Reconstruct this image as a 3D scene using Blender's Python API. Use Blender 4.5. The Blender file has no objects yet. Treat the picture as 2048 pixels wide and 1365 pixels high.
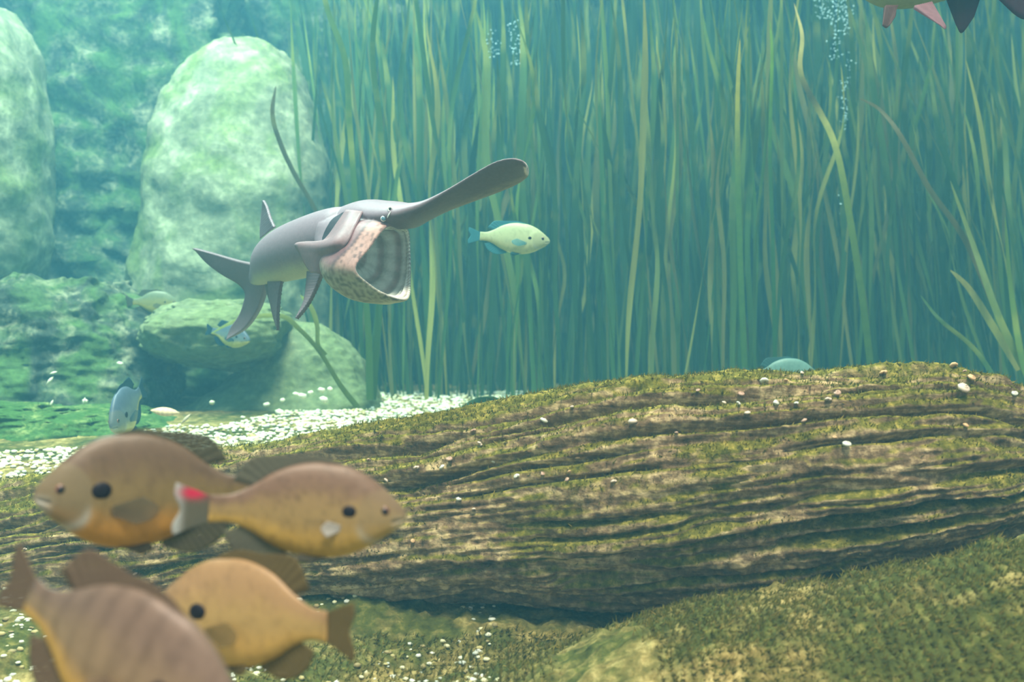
import bpy, math, random
import numpy as np
from mathutils import Vector, Matrix, kdtree

# ------------------------------------------------------------------ camera, world, light, exposure
scene = bpy.context.scene
FPX = 2200.0                                   # focal length in pixels of the 2048 px wide frame
cam_d = bpy.data.cameras.new('camera')
cam_d.sensor_width = 36.0
cam_d.lens = 36.0 * FPX / 2048.0
cam_d.clip_start = 0.02
cam_d.dof.use_dof = True
cam_d.dof.focus_distance = 2.22
cam_d.dof.aperture_fstop = 4.2
cam = bpy.data.objects.new('camera', cam_d)
cam.rotation_euler = (math.radians(90), 0, 0)   # at the origin, looking along +Y
scene.collection.objects.link(cam)
scene.camera = cam

world = bpy.data.worlds.new('world')
scene.world = world
world.use_nodes = True
wb = world.node_tree.nodes['Background']
wb.inputs['Color'].default_value = (1.0, 0.93, 0.90, 1)
wb.inputs['Strength'].default_value = 0.66

sun_d = bpy.data.lights.new('sun', 'SUN')
sun_d.energy = 7.4
sun_d.color = (1.0, 0.76, 0.62)
sun_d.angle = math.radians(16)
sun = bpy.data.objects.new('sun', sun_d)
sun.rotation_euler = (math.radians(24), math.radians(5), 0)
scene.collection.objects.link(sun)

fill_d = bpy.data.lights.new('left_fill', 'AREA')    # lamp added out of view to brighten the rocks and haze at left
fill_d.energy = 240
fill_d.color = (0.95, 1.0, 0.95)
fill_d.size = 1.6
fill = bpy.data.objects.new('left_fill', fill_d)
fill.location = (-1.4, 3.3, 2.8)
scene.collection.objects.link(fill)

scene.view_settings.view_transform = 'Standard'
scene.view_settings.look = 'None'
scene.view_settings.exposure = 0.22
scene.view_settings.gamma = 1.0
scene.view_settings.use_curve_mapping = False
scene.cycles.volume_bounces = 0
scene.cycles.max_bounces = 5
scene.cycles.diffuse_bounces = 3

WATER_SCATTER = (0.012, 0.043, 0.060)           # per metre
WATER_ABSORB = (0.15, 0.04, 0.045)

# ------------------------------------------------------------------ helpers
C = scene.collection
rng = np.random.default_rng(7)
random.seed(7)


def P(u, v, Y):
    """the point that the photograph shows at pixel (u, v), Y metres away"""
    return np.array([(u - 1024.0) / FPX * Y, Y, (682.5 - v) / FPX * Y])


def pix(p):
    p = np.asarray(p)
    return np.stack([1024 + FPX * p[..., 0] / p[..., 1], 682.5 - FPX * p[..., 2] / p[..., 1]], -1)


def lin(r, g, b):
    def f(c):
        c /= 255.0
        return c / 12.92 if c <= 0.04045 else ((c + 0.055) / 1.055) ** 2.4
    return np.array([f(r), f(g), f(b)])


_perm = np.random.default_rng(3).permutation(256)
_perm = np.concatenate([_perm, _perm])
_grad = np.random.default_rng(4).normal(size=(256, 3))
_grad /= np.linalg.norm(_grad, axis=1)[:, None]


def noise(p):
    """vectorised gradient noise, about -0.7..0.7"""
    p = np.asarray(p, float)
    i = np.floor(p).astype(int)
    f = p - i
    w = f * f * f * (f * (f * 6 - 15) + 10)
    i &= 255
    out = 0.0
    for dx in (0, 1):
        for dy in (0, 1):
            for dz in (0, 1):
                h = _perm[_perm[_perm[(i[..., 0] + dx) & 255] + ((i[..., 1] + dy) & 255)] + ((i[..., 2] + dz) & 255)]
                g = _grad[h]
                d = f - np.array([dx, dy, dz])
                ww = (w[..., 0] if dx else 1 - w[..., 0]) * (w[..., 1] if dy else 1 - w[..., 1]) * (w[..., 2] if dz else 1 - w[..., 2])
                out = out + ww * (g * d).sum(-1)
    return out


def fbm(p, octaves=4, gain=0.5):
    p = np.asarray(p, float)
    a, s, out = 1.0, 1.0, 0.0
    for _ in range(octaves):
        out = out + a * noise(p * s + 17.3 * s)
        a *= gain
        s *= 2.03
    return out


def sstep(a, b, x):
    t = np.clip((np.asarray(x, float) - a) / (b - a), 0, 1)
    return t * t * (3 - 2 * t)


def mesh_obj(name, verts, faces, mat=None, parent=None, smooth=True, colors=None):
    me = bpy.data.meshes.new(name)
    verts = np.asarray(verts, float).reshape(-1, 3)
    if isinstance(faces, np.ndarray):
        nf, k = faces.shape
        me.vertices.add(len(verts))
        me.vertices.foreach_set('co', verts.ravel())
        me.loops.add(nf * k)
        me.loops.foreach_set('vertex_index', faces.ravel().astype(np.int32))
        me.polygons.add(nf)
        me.polygons.foreach_set('loop_start', np.arange(0, nf * k, k, dtype=np.int32))
        me.update(calc_edges=True)
        me.validate()
    else:
        me.from_pydata(verts.tolist(), [], faces)
        me.update()
    if smooth:
        me.polygons.foreach_set('use_smooth', np.ones(len(me.polygons), bool))
    if colors is not None:
        set_colors(me, colors)
    o = bpy.data.objects.new(name, me)
    C.objects.link(o)
    if mat is not None:
        me.materials.append(mat)
    if parent is not None:
        o.parent = parent
    return o


def set_colors(me, colors):
    at = me.color_attributes.new('tint', 'FLOAT_COLOR', 'POINT')
    c = np.ones((len(me.vertices), 4), np.float32)
    c[:, :3] = np.clip(colors, 0, 1)
    at.data.foreach_set('color', c.ravel())


def empty(name, loc=(0, 0, 0), rot=None):
    o = bpy.data.objects.new(name, None)
    o.empty_display_size = 0.05
    o.location = loc
    if rot is not None:
        o.rotation_euler = rot
    C.objects.link(o)
    return o


def tag(o, label=None, cat=None, group=None, kind=None):
    if label: o['label'] = label
    if cat: o['category'] = cat
    if group: o['group'] = group
    if kind: o['kind'] = kind
    return o


def grid_faces(nr, nc, closed=False):
    i = np.arange(nr - 1)[:, None]
    j = np.arange(nc if closed else nc - 1)[None, :]
    jn = (j + 1) % nc
    return np.stack([i * nc + j + 0 * jn, i * nc + jn, (i + 1) * nc + jn, (i + 1) * nc + j], -1).reshape(-1, 4)


def catmull(pts, n, closed=False):
    """resample control points (k, ...) to n points by Catmull-Rom"""
    pts = np.asarray(pts, float)
    k = len(pts)
    t = np.linspace(0, k, n, endpoint=False) if closed else np.linspace(0, k - 1, n)
    i = np.floor(t).astype(int)
    if not closed:
        i = np.minimum(i, k - 2)
    f = (t - i).reshape((-1,) + (1,) * (pts.ndim - 1))
    g = (lambda a: pts[a % k]) if closed else (lambda a: pts[np.clip(a, 0, k - 1)])
    p0, p1, p2, p3 = g(i - 1), g(i), g(i + 1), g(i + 2)
    if not closed:
        p0 = np.where((i == 0).reshape(f.shape), 2 * p1 - p2, p0)
        p3 = np.where((i == k - 2).reshape(f.shape), 2 * p2 - p1, p3)
    return 0.5 * (2 * p1 + (p2 - p0) * f + (2 * p0 - 5 * p1 + 4 * p2 - p3) * f ** 2 + (3 * p1 - p0 - 3 * p2 + p3) * f ** 3)


def loft(rings, cap=True):
    """rings (r, n, 3) -> verts, faces (quads + cap triangles as a list)"""
    rings = np.asarray(rings, float)
    r, n, _ = rings.shape
    v = rings.reshape(-1, 3)
    f = grid_faces(r, n, True).tolist()
    if cap:
        v = np.concatenate([v, rings[0].mean(0)[None], rings[-1].mean(0)[None]])
        a, b = r * n, r * n + 1
        f += [[a, (j + 1) % n, j] for j in range(n)]
        f += [[b, (r - 1) * n + j, (r - 1) * n + (j + 1) % n] for j in range(n)]
    return v, f


# ------------------------------------------------------------------ materials
class NT:
    def __init__(self, name, rough=0.6, spec=0.3):
        self.m = bpy.data.materials.new(name)
        self.m.use_nodes = True
        self.t = self.m.node_tree
        self.b = self.t.nodes['Principled BSDF']
        self.b.inputs['Roughness'].default_value = rough
        self.b.inputs['Specular IOR Level'].default_value = spec

    def n(self, kind, **kw):
        nd = self.t.nodes.new(kind)
        for k, v in kw.items():
            if k.startswith('_'):
                setattr(nd, k[1:], v)
            else:
                nd.inputs[k].default_value = v
        return nd

    def l(self, a, b):
        self.t.links.new(a, b)

    def coords(self, scale=(1, 1, 1), which='Object'):
        tc = self.n('ShaderNodeTexCoord')
        mp = self.n('ShaderNodeMapping')
        mp.inputs['Scale'].default_value = scale
        self.l(tc.outputs[which], mp.inputs['Vector'])
        return mp.outputs['Vector']

    def noise(self, vec, scale, detail=4, rough=0.55, dist=0.0):
        nd = self.n('ShaderNodeTexNoise', Scale=scale, Detail=detail, Roughness=rough, Distortion=dist)
        self.l(vec, nd.inputs['Vector'])
        return nd.outputs['Fac']

    def ramp(self, fac, stops):
        nd = self.n('ShaderNodeValToRGB')
        cr = nd.color_ramp
        while len(cr.elements) < len(stops):
            cr.elements.new(0.5)
        for e, (p, c) in zip(cr.elements, stops):
            e.position = p
            e.color = (*c, 1)
        self.l(fac, nd.inputs['Fac'])
        return nd.outputs['Color']

    def mix(self, fac, a, b, mode='MIX'):
        nd = self.n('ShaderNodeMix', _data_type='RGBA', _blend_type=mode)
        for s, val in ((0, fac), (6, a), (7, b)):
            if hasattr(val, 'is_output'):
                self.l(val, nd.inputs[s])
            elif s == 0:
                nd.inputs[0].default_value = val
            else:
                nd.inputs[s].default_value = (*val, 1)
        return nd.outputs[2]

    def math(self, op, a, b=0.0, c=0.0, clamp=False):
        nd = self.n('ShaderNodeMath', _operation=op, _use_clamp=clamp)
        for s, val in ((0, a), (1, b), (2, c)):
            if hasattr(val, 'is_output'):
                self.l(val, nd.inputs[s])
            else:
                nd.inputs[s].default_value = val
        return nd.outputs[0]

    def bump(self, h, strength=0.3, dist=0.01):
        nd = self.n('ShaderNodeBump', Strength=strength, Distance=dist)
        self.l(h, nd.inputs['Height'])
        self.l(nd.outputs['Normal'], self.b.inputs['Normal'])

    def color(self, c):
        if hasattr(c, 'is_output'):
            self.l(c, self.b.inputs['Base Color'])
        else:
            self.b.inputs['Base Color'].default_value = (*c, 1)
        return self.m


def mat_tint(name, rough=0.5, spec=0.3, grain=0.12, scale=60, bump=0.0, alpha=1.0, transl=0.0):
    """colour from the mesh's own 'tint' with fine procedural grain"""
    t = NT(name, rough, spec)
    at = t.n('ShaderNodeAttribute', _attribute_name='tint')
    f = t.noise(t.coords(), scale, 5, 0.6)
    c = t.mix(1.0, at.outputs['Color'], t.ramp(f, [(0.3, (1 - grain * 2,) * 3), (0.7, (1.0 + 0 * grain,) * 3)]), 'MULTIPLY')
    t.color(c)
    if bump:
        t.bump(f, bump, 0.004)
    if transl:
        tr = t.n('ShaderNodeBsdfTranslucent')
        t.l(c, tr.inputs['Color'])
        mx = t.n('ShaderNodeMixShader')
        mx.inputs[0].default_value = transl
        t.l(t.b.outputs[0], mx.inputs[1])
        t.l(tr.outputs[0], mx.inputs[2])
        out = t.t.nodes['Material Output']
        t.l(mx.outputs[0], out.inputs['Surface'])
        if alpha < 1:
            tp = t.n('ShaderNodeBsdfTransparent')
            m2 = t.n('ShaderNodeMixShader')
            m2.inputs[0].default_value = alpha
            t.l(tp.outputs[0], m2.inputs[1])
            t.l(mx.outputs[0], m2.inputs[2])
            t.l(m2.outputs[0], out.inputs['Surface'])
    return t.m


def mat_plain(name, col, rough=0.5, spec=0.4, var=0.15, scale=40):
    t = NT(name, rough, spec)
    f = t.noise(t.coords(), scale, 3)
    c0 = np.asarray(col)
    return t.color(t.ramp(f, [(0.3, tuple(c0 * (1 - var))), (0.7, tuple(np.clip(c0 * (1 + var), 0, 1)))]))


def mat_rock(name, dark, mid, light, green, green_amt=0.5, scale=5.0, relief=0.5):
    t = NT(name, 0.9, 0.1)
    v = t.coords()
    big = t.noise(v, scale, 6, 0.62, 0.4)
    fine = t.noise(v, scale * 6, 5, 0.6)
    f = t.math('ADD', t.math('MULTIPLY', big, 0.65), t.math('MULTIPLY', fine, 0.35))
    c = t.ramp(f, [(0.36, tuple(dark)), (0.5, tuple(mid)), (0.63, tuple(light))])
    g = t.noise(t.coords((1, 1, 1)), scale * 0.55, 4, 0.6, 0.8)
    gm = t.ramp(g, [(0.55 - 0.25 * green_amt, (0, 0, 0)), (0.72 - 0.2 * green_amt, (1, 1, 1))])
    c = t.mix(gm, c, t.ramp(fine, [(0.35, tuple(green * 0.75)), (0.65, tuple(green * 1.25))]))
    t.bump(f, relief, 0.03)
    return t.color(c)


M_rock = mat_rock('pale_rock', lin(92, 96, 78), lin(124, 126, 104), lin(166, 166, 138), lin(106, 118, 74), 0.4, 7.0, 0.3)
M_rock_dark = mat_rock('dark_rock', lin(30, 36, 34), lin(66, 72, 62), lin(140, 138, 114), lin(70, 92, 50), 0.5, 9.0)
M_rock_green = mat_rock('silted_rock', lin(80, 86, 66), lin(108, 114, 88), lin(150, 154, 118), lin(102, 112, 78), 0.8, 6.0)
M_back = mat_rock('back_rock', lin(16, 24, 28), lin(30, 42, 44), lin(62, 74, 66), lin(30, 48, 34), 0.5, 4.0)
M_algae = mat_rock('algae', lin(44, 66, 36), lin(74, 100, 52), lin(150, 156, 100), lin(62, 92, 46), 0.8, 14.0)


def make_ground_mat():
    t = NT('lakebed_silt_and_moss', 0.92, 0.08)
    v = t.coords()
    big = t.noise(v, 3.0, 5, 0.6, 0.5)
    fine = t.noise(v, 45, 5, 0.65)
    mid = t.noise(t.coords((10, 12, 10)), 1.2, 5, 0.65, 0.3)
    sand = t.ramp(fine, [(0.3, tuple(lin(84, 76, 40))), (0.5, tuple(lin(136, 116, 68))), (0.7, tuple(lin(196, 172, 118)))])
    moss = t.ramp(fine, [(0.3, tuple(lin(42, 46, 20))), (0.55, tuple(lin(80, 82, 38))), (0.75, tuple(lin(132, 120, 64)))])
    m = t.math('ADD', t.math('MULTIPLY', big, 0.6), t.math('MULTIPLY', mid, 0.4))
    msk = t.ramp(m, [(0.46, (1, 1, 1)), (0.58, (0, 0, 0))])
    t.bump(fine, 0.6, 0.012)
    return t.color(t.mix(msk, sand, moss))


def make_log_mat():
    t = NT('mossy_waterlogged_wood', 0.9, 0.1)
    v = t.coords()
    vs = t.coords((1, 9, 9))
    streak = t.noise(vs, 6, 6, 0.65, 0.3)
    fine = t.noise(v, 70, 5, 0.65)
    wood = t.ramp(t.math('ADD', t.math('MULTIPLY', streak, 0.6), t.math('MULTIPLY', fine, 0.4)),
                  [(0.36, tuple(lin(72, 56, 42))), (0.5, tuple(lin(134, 108, 82))), (0.62, tuple(lin(220, 190, 146)))])
    moss = t.ramp(fine, [(0.3, tuple(lin(58, 58, 18))), (0.52, tuple(lin(108, 102, 40))), (0.72, tuple(lin(176, 154, 78)))])
    ge = t.n('ShaderNodeNewGeometry')
    sx = t.n('ShaderNodeSeparateXYZ')
    t.l(ge.outputs['Normal'], sx.inputs[0])
    nz = t.math('MULTIPLY_ADD', sx.outputs['Z'], 0.62, 0.20)
    patch = t.noise(v, 5, 5, 0.65, 0.6)
    a = t.math('ADD', nz, t.math('MULTIPLY', t.math('SUBTRACT', patch, 0.5), 2.2))
    msk = t.ramp(a, [(0.26, (0, 0, 0)), (0.56, (1, 1, 1))])
    t.bump(fine, 0.5, 0.008)
    return t.color(t.mix(msk, wood, moss))


def make_leaf_mat(name, stops):
    """eelgrass: hue from the object's own random number, streaks along the blade"""
    t = NT(name, 0.55, 0.25)
    oi = t.n('ShaderNodeObjectInfo')
    base = t.ramp(oi.outputs['Random'], stops)
    f = t.noise(t.coords((60, 60, 3.0)), 1.0, 4, 0.6)
    g = t.noise(t.coords((1, 1, 4.0)), 1.0, 3, 0.6)
    c = t.mix(1.0, base, t.ramp(f, [(0.3, (0.72, 0.75, 0.7)), (0.7, (1, 1, 1))]), 'MULTIPLY')
    c = t.mix(t.math('MULTIPLY', t.ramp(g, [(0.52, (0, 0, 0)), (0.72, (1, 1, 1))]), 0.55), c, tuple(lin(190, 180, 80)))
    t.color(c)
    tr = t.n('ShaderNodeBsdfTranslucent')
    t.l(c, tr.inputs['Color'])
    mx = t.n('ShaderNodeMixShader')
    mx.inputs[0].default_value = 0.35
    t.l(t.b.outputs[0], mx.inputs[1])
    t.l(tr.outputs[0], mx.inputs[2])
    t.l(mx.outputs[0], t.t.nodes['Material Output'].inputs['Surface'])
    return t.m


M_ground = make_ground_mat()
M_log = make_log_mat()
M_leaf = make_leaf_mat('eelgrass_leaf', [(0.0, tuple(lin(44, 72, 32))), (0.4, tuple(lin(74, 102, 44))), (0.68, tuple(lin(106, 128, 56))),
                                         (0.88, tuple(lin(122, 114, 62))), (1.0, tuple(lin(190, 182, 90)))])
M_leaf_pale = make_leaf_mat('pale_leaf', [(0.0, tuple(lin(225, 205, 110))), (1.0, tuple(lin(232, 214, 130)))])
M_leaf_brown = make_leaf_mat('brown_leaf', [(0.0, tuple(lin(96, 84, 44))), (1.0, tuple(lin(110, 92, 50)))])
M_leaf_tint = mat_tint('fading_leaf', 0.55, 0.25, 0.15, 30, transl=0.35)
M_moss = mat_tint('moss_tuft', 0.9, 0.05, 0.15, 90, transl=0.3)
M_pebble = mat_tint('pebble', 0.7, 0.25, 0.15, 120)
M_fish = mat_tint('fish_skin', 0.42, 0.35, 0.10, 110, 0.12)
M_fin = mat_tint('fish_fin', 0.55, 0.2, 0.12, 90, transl=0.4, alpha=0.82)
M_fin_clear = mat_tint('clear_fish_fin', 0.55, 0.2, 0.12, 90, transl=0.3, alpha=0.42)
M_pad = mat_tint('paddlefish_skin', 0.5, 0.3, 0.10, 160, 0.10)
M_eye_dark = mat_plain('pupil', lin(14, 14, 22), 0.15, 0.6, 0.05)
M_eye_blue = mat_plain('blue_grey_eye', lin(96, 130, 150), 0.2, 0.6, 0.1)
M_white = mat_plain('white_tissue', lin(228, 228, 228), 0.5, 0.3, 0.05)
M_black = mat_plain('ear_flap_black', lin(18, 18, 30), 0.5, 0.25, 0.2)
M_gill_shade = mat_plain('gill_shade_dark', lin(52, 54, 62), 0.8, 0.1, 0.2)  # dark grey painted for the shade inside the gill slit
M_snail = mat_tint('snail_shell', 0.5, 0.4, 0.15, 200)
M_fleck = mat_plain('fleck_white', lin(200, 230, 245), 0.2, 0.6, 0.05)

# ------------------------------------------------------------------ lakebed


def ground_z(x, y):
    x = np.asarray(x, float)
    y = np.asarray(y, float)
    z = np.interp(y, [0.3, 1.0, 1.7, 2.2, 2.7, 3.3, 4.3, 6.0, 9.0], [-0.60, -0.56, -0.52, -0.44, -0.315, -0.265, -0.215, -0.20, -0.15])
    p = np.stack([x, y, 0 * x], -1)
    z = z + 0.020 * fbm(p * 1.7, 3) + 0.006 * fbm(p * 14, 3)
    crest = np.interp(x, [-0.1, 0.12, 0.24, 0.5, 0.72, 0.85, 1.2], [-0.58, -0.45, -0.392, -0.356, -0.292, -0.27, -0.25])   # mossy bank before the log's thick end
    dy = y - 1.62
    bank = crest - np.where(dy < 0, 1.15, 1.9) * dy ** 2
    h = np.clip(0.5 + 0.5 * (bank - z) / 0.04, 0, 1)
    z = z * (1 - h) + bank * h + 0.04 * h * (1 - h)
    near = sstep(2.6, 2.1, y)
    z = z + near * (0.045 * fbm(p * 4 + 9, 4) + 0.014 * fbm(p * 34, 3, 0.65))
    return z


def make_ground():
    ys = np.concatenate([np.linspace(0.3, 1.2, 40, endpoint=False), np.linspace(1.2, 2.8, 230, endpoint=False), np.linspace(2.8, 8.0, 130)])
    xs = np.linspace(-1, 1, 420)
    xs = np.sign(xs) * (0.55 * np.abs(xs) + 0.45 * np.abs(xs) ** 3) * 4.6
    X, Y = np.meshgrid(xs, ys)
    Z = ground_z(X, Y)
    o = mesh_obj('floor', np.stack([X, Y, Z], -1), grid_faces(len(ys), len(xs)), M_ground)
    tag(o, 'lakebed of silt, sand and green moss under the log', kind='structure')
    return o


floor_obj = make_ground()

# ------------------------------------------------------------------ back wall of the tank


def make_back():
    us = np.linspace(-4.2, 5.2, 300)
    zs = np.linspace(-0.6, 3.2, 130)
    X, Z = np.meshgrid(us, zs)
    Y = 6.9 - 0.6 * sstep(-0.6, -2.4, X)
    p = np.stack([X, 0 * X, Z], -1)
    Y = Y - 0.35 * fbm(p * 1.3, 5, 0.55)
    o = mesh_obj('wall_back', np.stack([X, Y, Z], -1), grid_faces(len(zs), len(us)), M_back)
    tag(o, 'dark rocky back wall of the tank', kind='structure')


make_back()

# ------------------------------------------------------------------ rocks


def rock(name, prof, Y, depth, mat, label, amp=0.03, rough=1.0, n=110, m=120, lean=0.0, power=2.4, seed=0.0):
    """a boulder from its breadth at several heights: prof = (v, uL, uR) top to bottom, at distance Y, half depth in metres"""
    prof = np.array(prof, float)
    q = catmull(prof, n)
    rings = []
    th = np.linspace(0, 2 * np.pi, m, endpoint=False)
    ct, st = np.cos(th), np.sin(th)
    cx = np.sign(ct) * np.abs(ct) ** (2 / power)
    sy = np.sign(st) * np.abs(st) ** (2 / power)
    h0, h1 = q[0, 0], q[-1, 0]
    for k, (v, a, b) in enumerate(q):
        c = (a + b) / 2
        hw = max(abs(b - a), 6.0) / 2 / FPX * Y
        full = (prof[:, 2] - prof[:, 1]).max() / 2 / FPX * Y
        d = depth * (hw / full) ** 0.8
        p0 = P(c, v, Y)
        yy = lean * (v - h0) / (h1 - h0)
        rings.append(np.stack([p0[0] + hw * cx, p0[1] - yy + d * sy, np.full(m, p0[2])], -1))
    rings = np.array(rings)
    v, f = loft(rings)
    ctr = rings.reshape(-1, 3).mean(0)
    d = v - ctr
    d[:, 2] *= 0.45
    d /= np.linalg.norm(d, axis=1)[:, None] + 1e-9
    s = v + seed
    disp = amp * (1.6 * fbm(s * 2.2, 3) + rough * (0.8 * fbm(s * 7, 4, 0.6) + 0.25 * np.abs(noise(s * 26))))
    v = v + d * disp[:, None]
    base = np.array([ctr[0], ctr[1], v[:, 2].min()])
    o = mesh_obj(name, v - base, f, mat)
    o.location = base
    tag(o, label, 'boulder')
    return o


rock('boulder', [(20, -180, 10), (70, -210, 55), (180, -230, 75), (300, -235, 82), (420, -230, 80), (520, -230, 72), (600, -230, 40), (660, -230, 10)],
     4.3, 0.35, M_rock, 'tall smooth pale boulder cut off by the picture\'s left edge', 0.03, 0.7, seed=1.0)
rock('boulder', [(88, 440, 520), (105, 415, 560), (160, 365, 600), (230, 325, 630), (330, 300, 655), (430, 285, 668), (530, 270, 670), (620, 268, 665), (720, 275, 655), (790, 285, 650)],
     4.75, 0.40, M_rock, 'big pale egg-shaped boulder standing behind the paddlefish', 0.035, 0.8, seed=5.0)
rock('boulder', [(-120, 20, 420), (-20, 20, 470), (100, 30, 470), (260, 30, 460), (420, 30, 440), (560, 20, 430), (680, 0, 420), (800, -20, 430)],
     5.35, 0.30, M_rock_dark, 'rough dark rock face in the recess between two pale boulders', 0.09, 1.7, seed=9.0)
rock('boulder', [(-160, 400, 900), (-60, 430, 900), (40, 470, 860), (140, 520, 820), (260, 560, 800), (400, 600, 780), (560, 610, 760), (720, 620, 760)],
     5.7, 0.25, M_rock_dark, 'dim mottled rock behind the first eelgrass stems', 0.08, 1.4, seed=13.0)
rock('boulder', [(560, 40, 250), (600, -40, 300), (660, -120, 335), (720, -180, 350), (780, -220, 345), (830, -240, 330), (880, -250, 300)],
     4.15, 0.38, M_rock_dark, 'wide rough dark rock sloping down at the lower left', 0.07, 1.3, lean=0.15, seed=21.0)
rock('boulder', [(608, 400, 500), (622, 340, 560), (640, 305, 590), (660, 285, 600), (690, 290, 590), (708, 310, 560), (722, 340, 520), (732, 380, 470)],
     3.95, 0.34, M_rock_green, 'flat green slab rock jutting over a dark hollow', 0.055, 1.1, seed=31.0)
rock('boulder', [(650, 560, 640), (680, 525, 680), (720, 500, 712), (760, 470, 735), (800, 400, 750), (830, 350, 752), (870, 300, 740), (900, 290, 730)],
     4.0, 0.30, M_rock_green, 'rounded silt-covered rock sloping down to the gravel', 0.04, 0.7, seed=41.0)
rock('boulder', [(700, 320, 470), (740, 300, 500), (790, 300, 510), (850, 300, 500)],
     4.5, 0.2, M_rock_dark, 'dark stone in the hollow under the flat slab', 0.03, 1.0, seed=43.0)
mound = rock('boulder', [(806, -40, 90), (815, -110, 200), (835, -170, 300), (860, -200, 345), (885, -210, 330), (905, -200, 280), (925, -180, 200)],
     3.45, 0.30, M_algae, 'low algae-covered mound above the white gravel at far left', 0.05, 2.0, seed=51.0)

# ------------------------------------------------------------------ gravel


def ico():
    t = (1 + 5 ** 0.5) / 2
    v = np.array([(-1, t, 0), (1, t, 0), (-1, -t, 0), (1, -t, 0), (0, -1, t), (0, 1, t), (0, -1, -t), (0, 1, -t), (t, 0, -1), (t, 0, 1), (-t, 0, -1), (-t, 0, 1)], float)
    v /= np.linalg.norm(v[0])
    f = np.array([(0, 11, 5), (0, 5, 1), (0, 1, 7), (0, 7, 10), (0, 10, 11), (1, 5, 9), (5, 11, 4), (11, 10, 2), (10, 7, 6), (7, 1, 8),
                  (3, 9, 4), (3, 4, 2), (3, 2, 6), (3, 6, 8), (3, 8, 9), (4, 9, 5), (2, 4, 11), (6, 2, 10), (8, 6, 7), (9, 8, 1)])
    return v, f


ICO_V, ICO_F = ico()


def blobs(pos, size, flat=0.6):
    n = len(pos)
    s = size[:, None, None] * rng.uniform(0.7, 1.2, (n, 1, 3)) * np.array([1, 1, flat])
    v = ICO_V[None] * s * rng.uniform(0.82, 1.15, (n, 12, 1))
    a = rng.uniform(0, 6.28, n)
    R = np.zeros((n, 3, 3))
    R[:, 0, 0] = np.cos(a); R[:, 0, 1] = -np.sin(a); R[:, 1, 0] = np.sin(a); R[:, 1, 1] = np.cos(a); R[:, 2, 2] = 1
    v = np.einsum('nij,nkj->nki', R, v) + pos[:, None, :]
    f = ICO_F[None] + 12 * np.arange(n)[:, None, None]
    return v.reshape(-1, 3), f.reshape(-1, 3)


PEB = np.array([lin(250, 245, 220), lin(235, 225, 185), lin(240, 235, 225), lin(205, 185, 130), lin(170, 150, 105), lin(215, 215, 205)])


def make_gravel():
    n = 15000
    y = rng.uniform(2.35, 4.7, n)
    u = rng.uniform(-60, 1330, n)
    x = (u - 1024) / FPX * y
    z = ground_z(x, y)
    pr = pix(np.stack([x, y, z], -1))
    edge = np.interp(pr[:, 0], [-60, 150, 330, 450, 560, 620, 700, 760, 900, 1060, 1330], [905, 900, 858, 850, 828, 802, 795, 786, 772, 758, 752])
    keep = pr[:, 1] > edge + 10 * noise(np.stack([x * 6, y * 6, 0 * x], -1))
    x, y, z = x[keep], y[keep], z[keep]
    sz = rng.uniform(0.005, 0.0105, len(x)) * (0.8 + 0.4 * rng.random(len(x)))
    v, f = blobs(np.stack([x, y, z + 0.003], -1), sz)
    c = np.repeat(PEB[rng.choice(6, len(x), p=[.34, .24, .18, .12, .05, .07])], 12, axis=0)
    o = mesh_obj('gravel', v, f, M_pebble, colors=c)
    tag(o, 'bed of small white and cream gravel behind the log', 'gravel', kind='stuff')
    # coarse gravel and grit in the foreground below the log
    n = 1500
    y = rng.uniform(1.45, 2.15, n)
    u = rng.uniform(-40, 1000, n)
    x = (u - 1024) / FPX * y
    z = ground_z(x, y)
    sel = noise(np.stack([x * 5, y * 5, 0 * x + 3], -1)) > -0.05
    x, y, z = x[sel], y[sel], z[sel]
    v, f = blobs(np.stack([x, y, z], -1), rng.uniform(0.003, 0.008, len(x)))
    c = np.repeat(PEB[rng.choice(6, len(x))] * 0.85, 12, axis=0)
    tag(mesh_obj('grit', v, f, M_pebble, colors=c), 'loose tan grit on the silt beneath the log', 'grit', kind='stuff')


make_gravel()

# ------------------------------------------------------------------ the log
LOG_CTRL = np.array([  # u, v of upper edge, v of lower edge, distance
    (-420, 1052, 1420, 2.40), (-200, 1020, 1380, 2.34), (0, 985, 1345, 2.28), (240, 942, 1285, 2.21), (480, 902, 1232, 2.15), (800, 852, 1205, 2.08),
    (1000, 812, 1200, 2.04), (1240, 766, 1196, 2.0), (1500, 742, 1172, 1.97), (1700, 722, 1146, 1.95), (1860, 716, 1112, 1.95), (1950, 738, 1082, 1.95),
    (2040, 785, 1040, 1.96), (2100, 842, 1000, 1.97), (2128, 890, 960, 1.98)], float)


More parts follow.
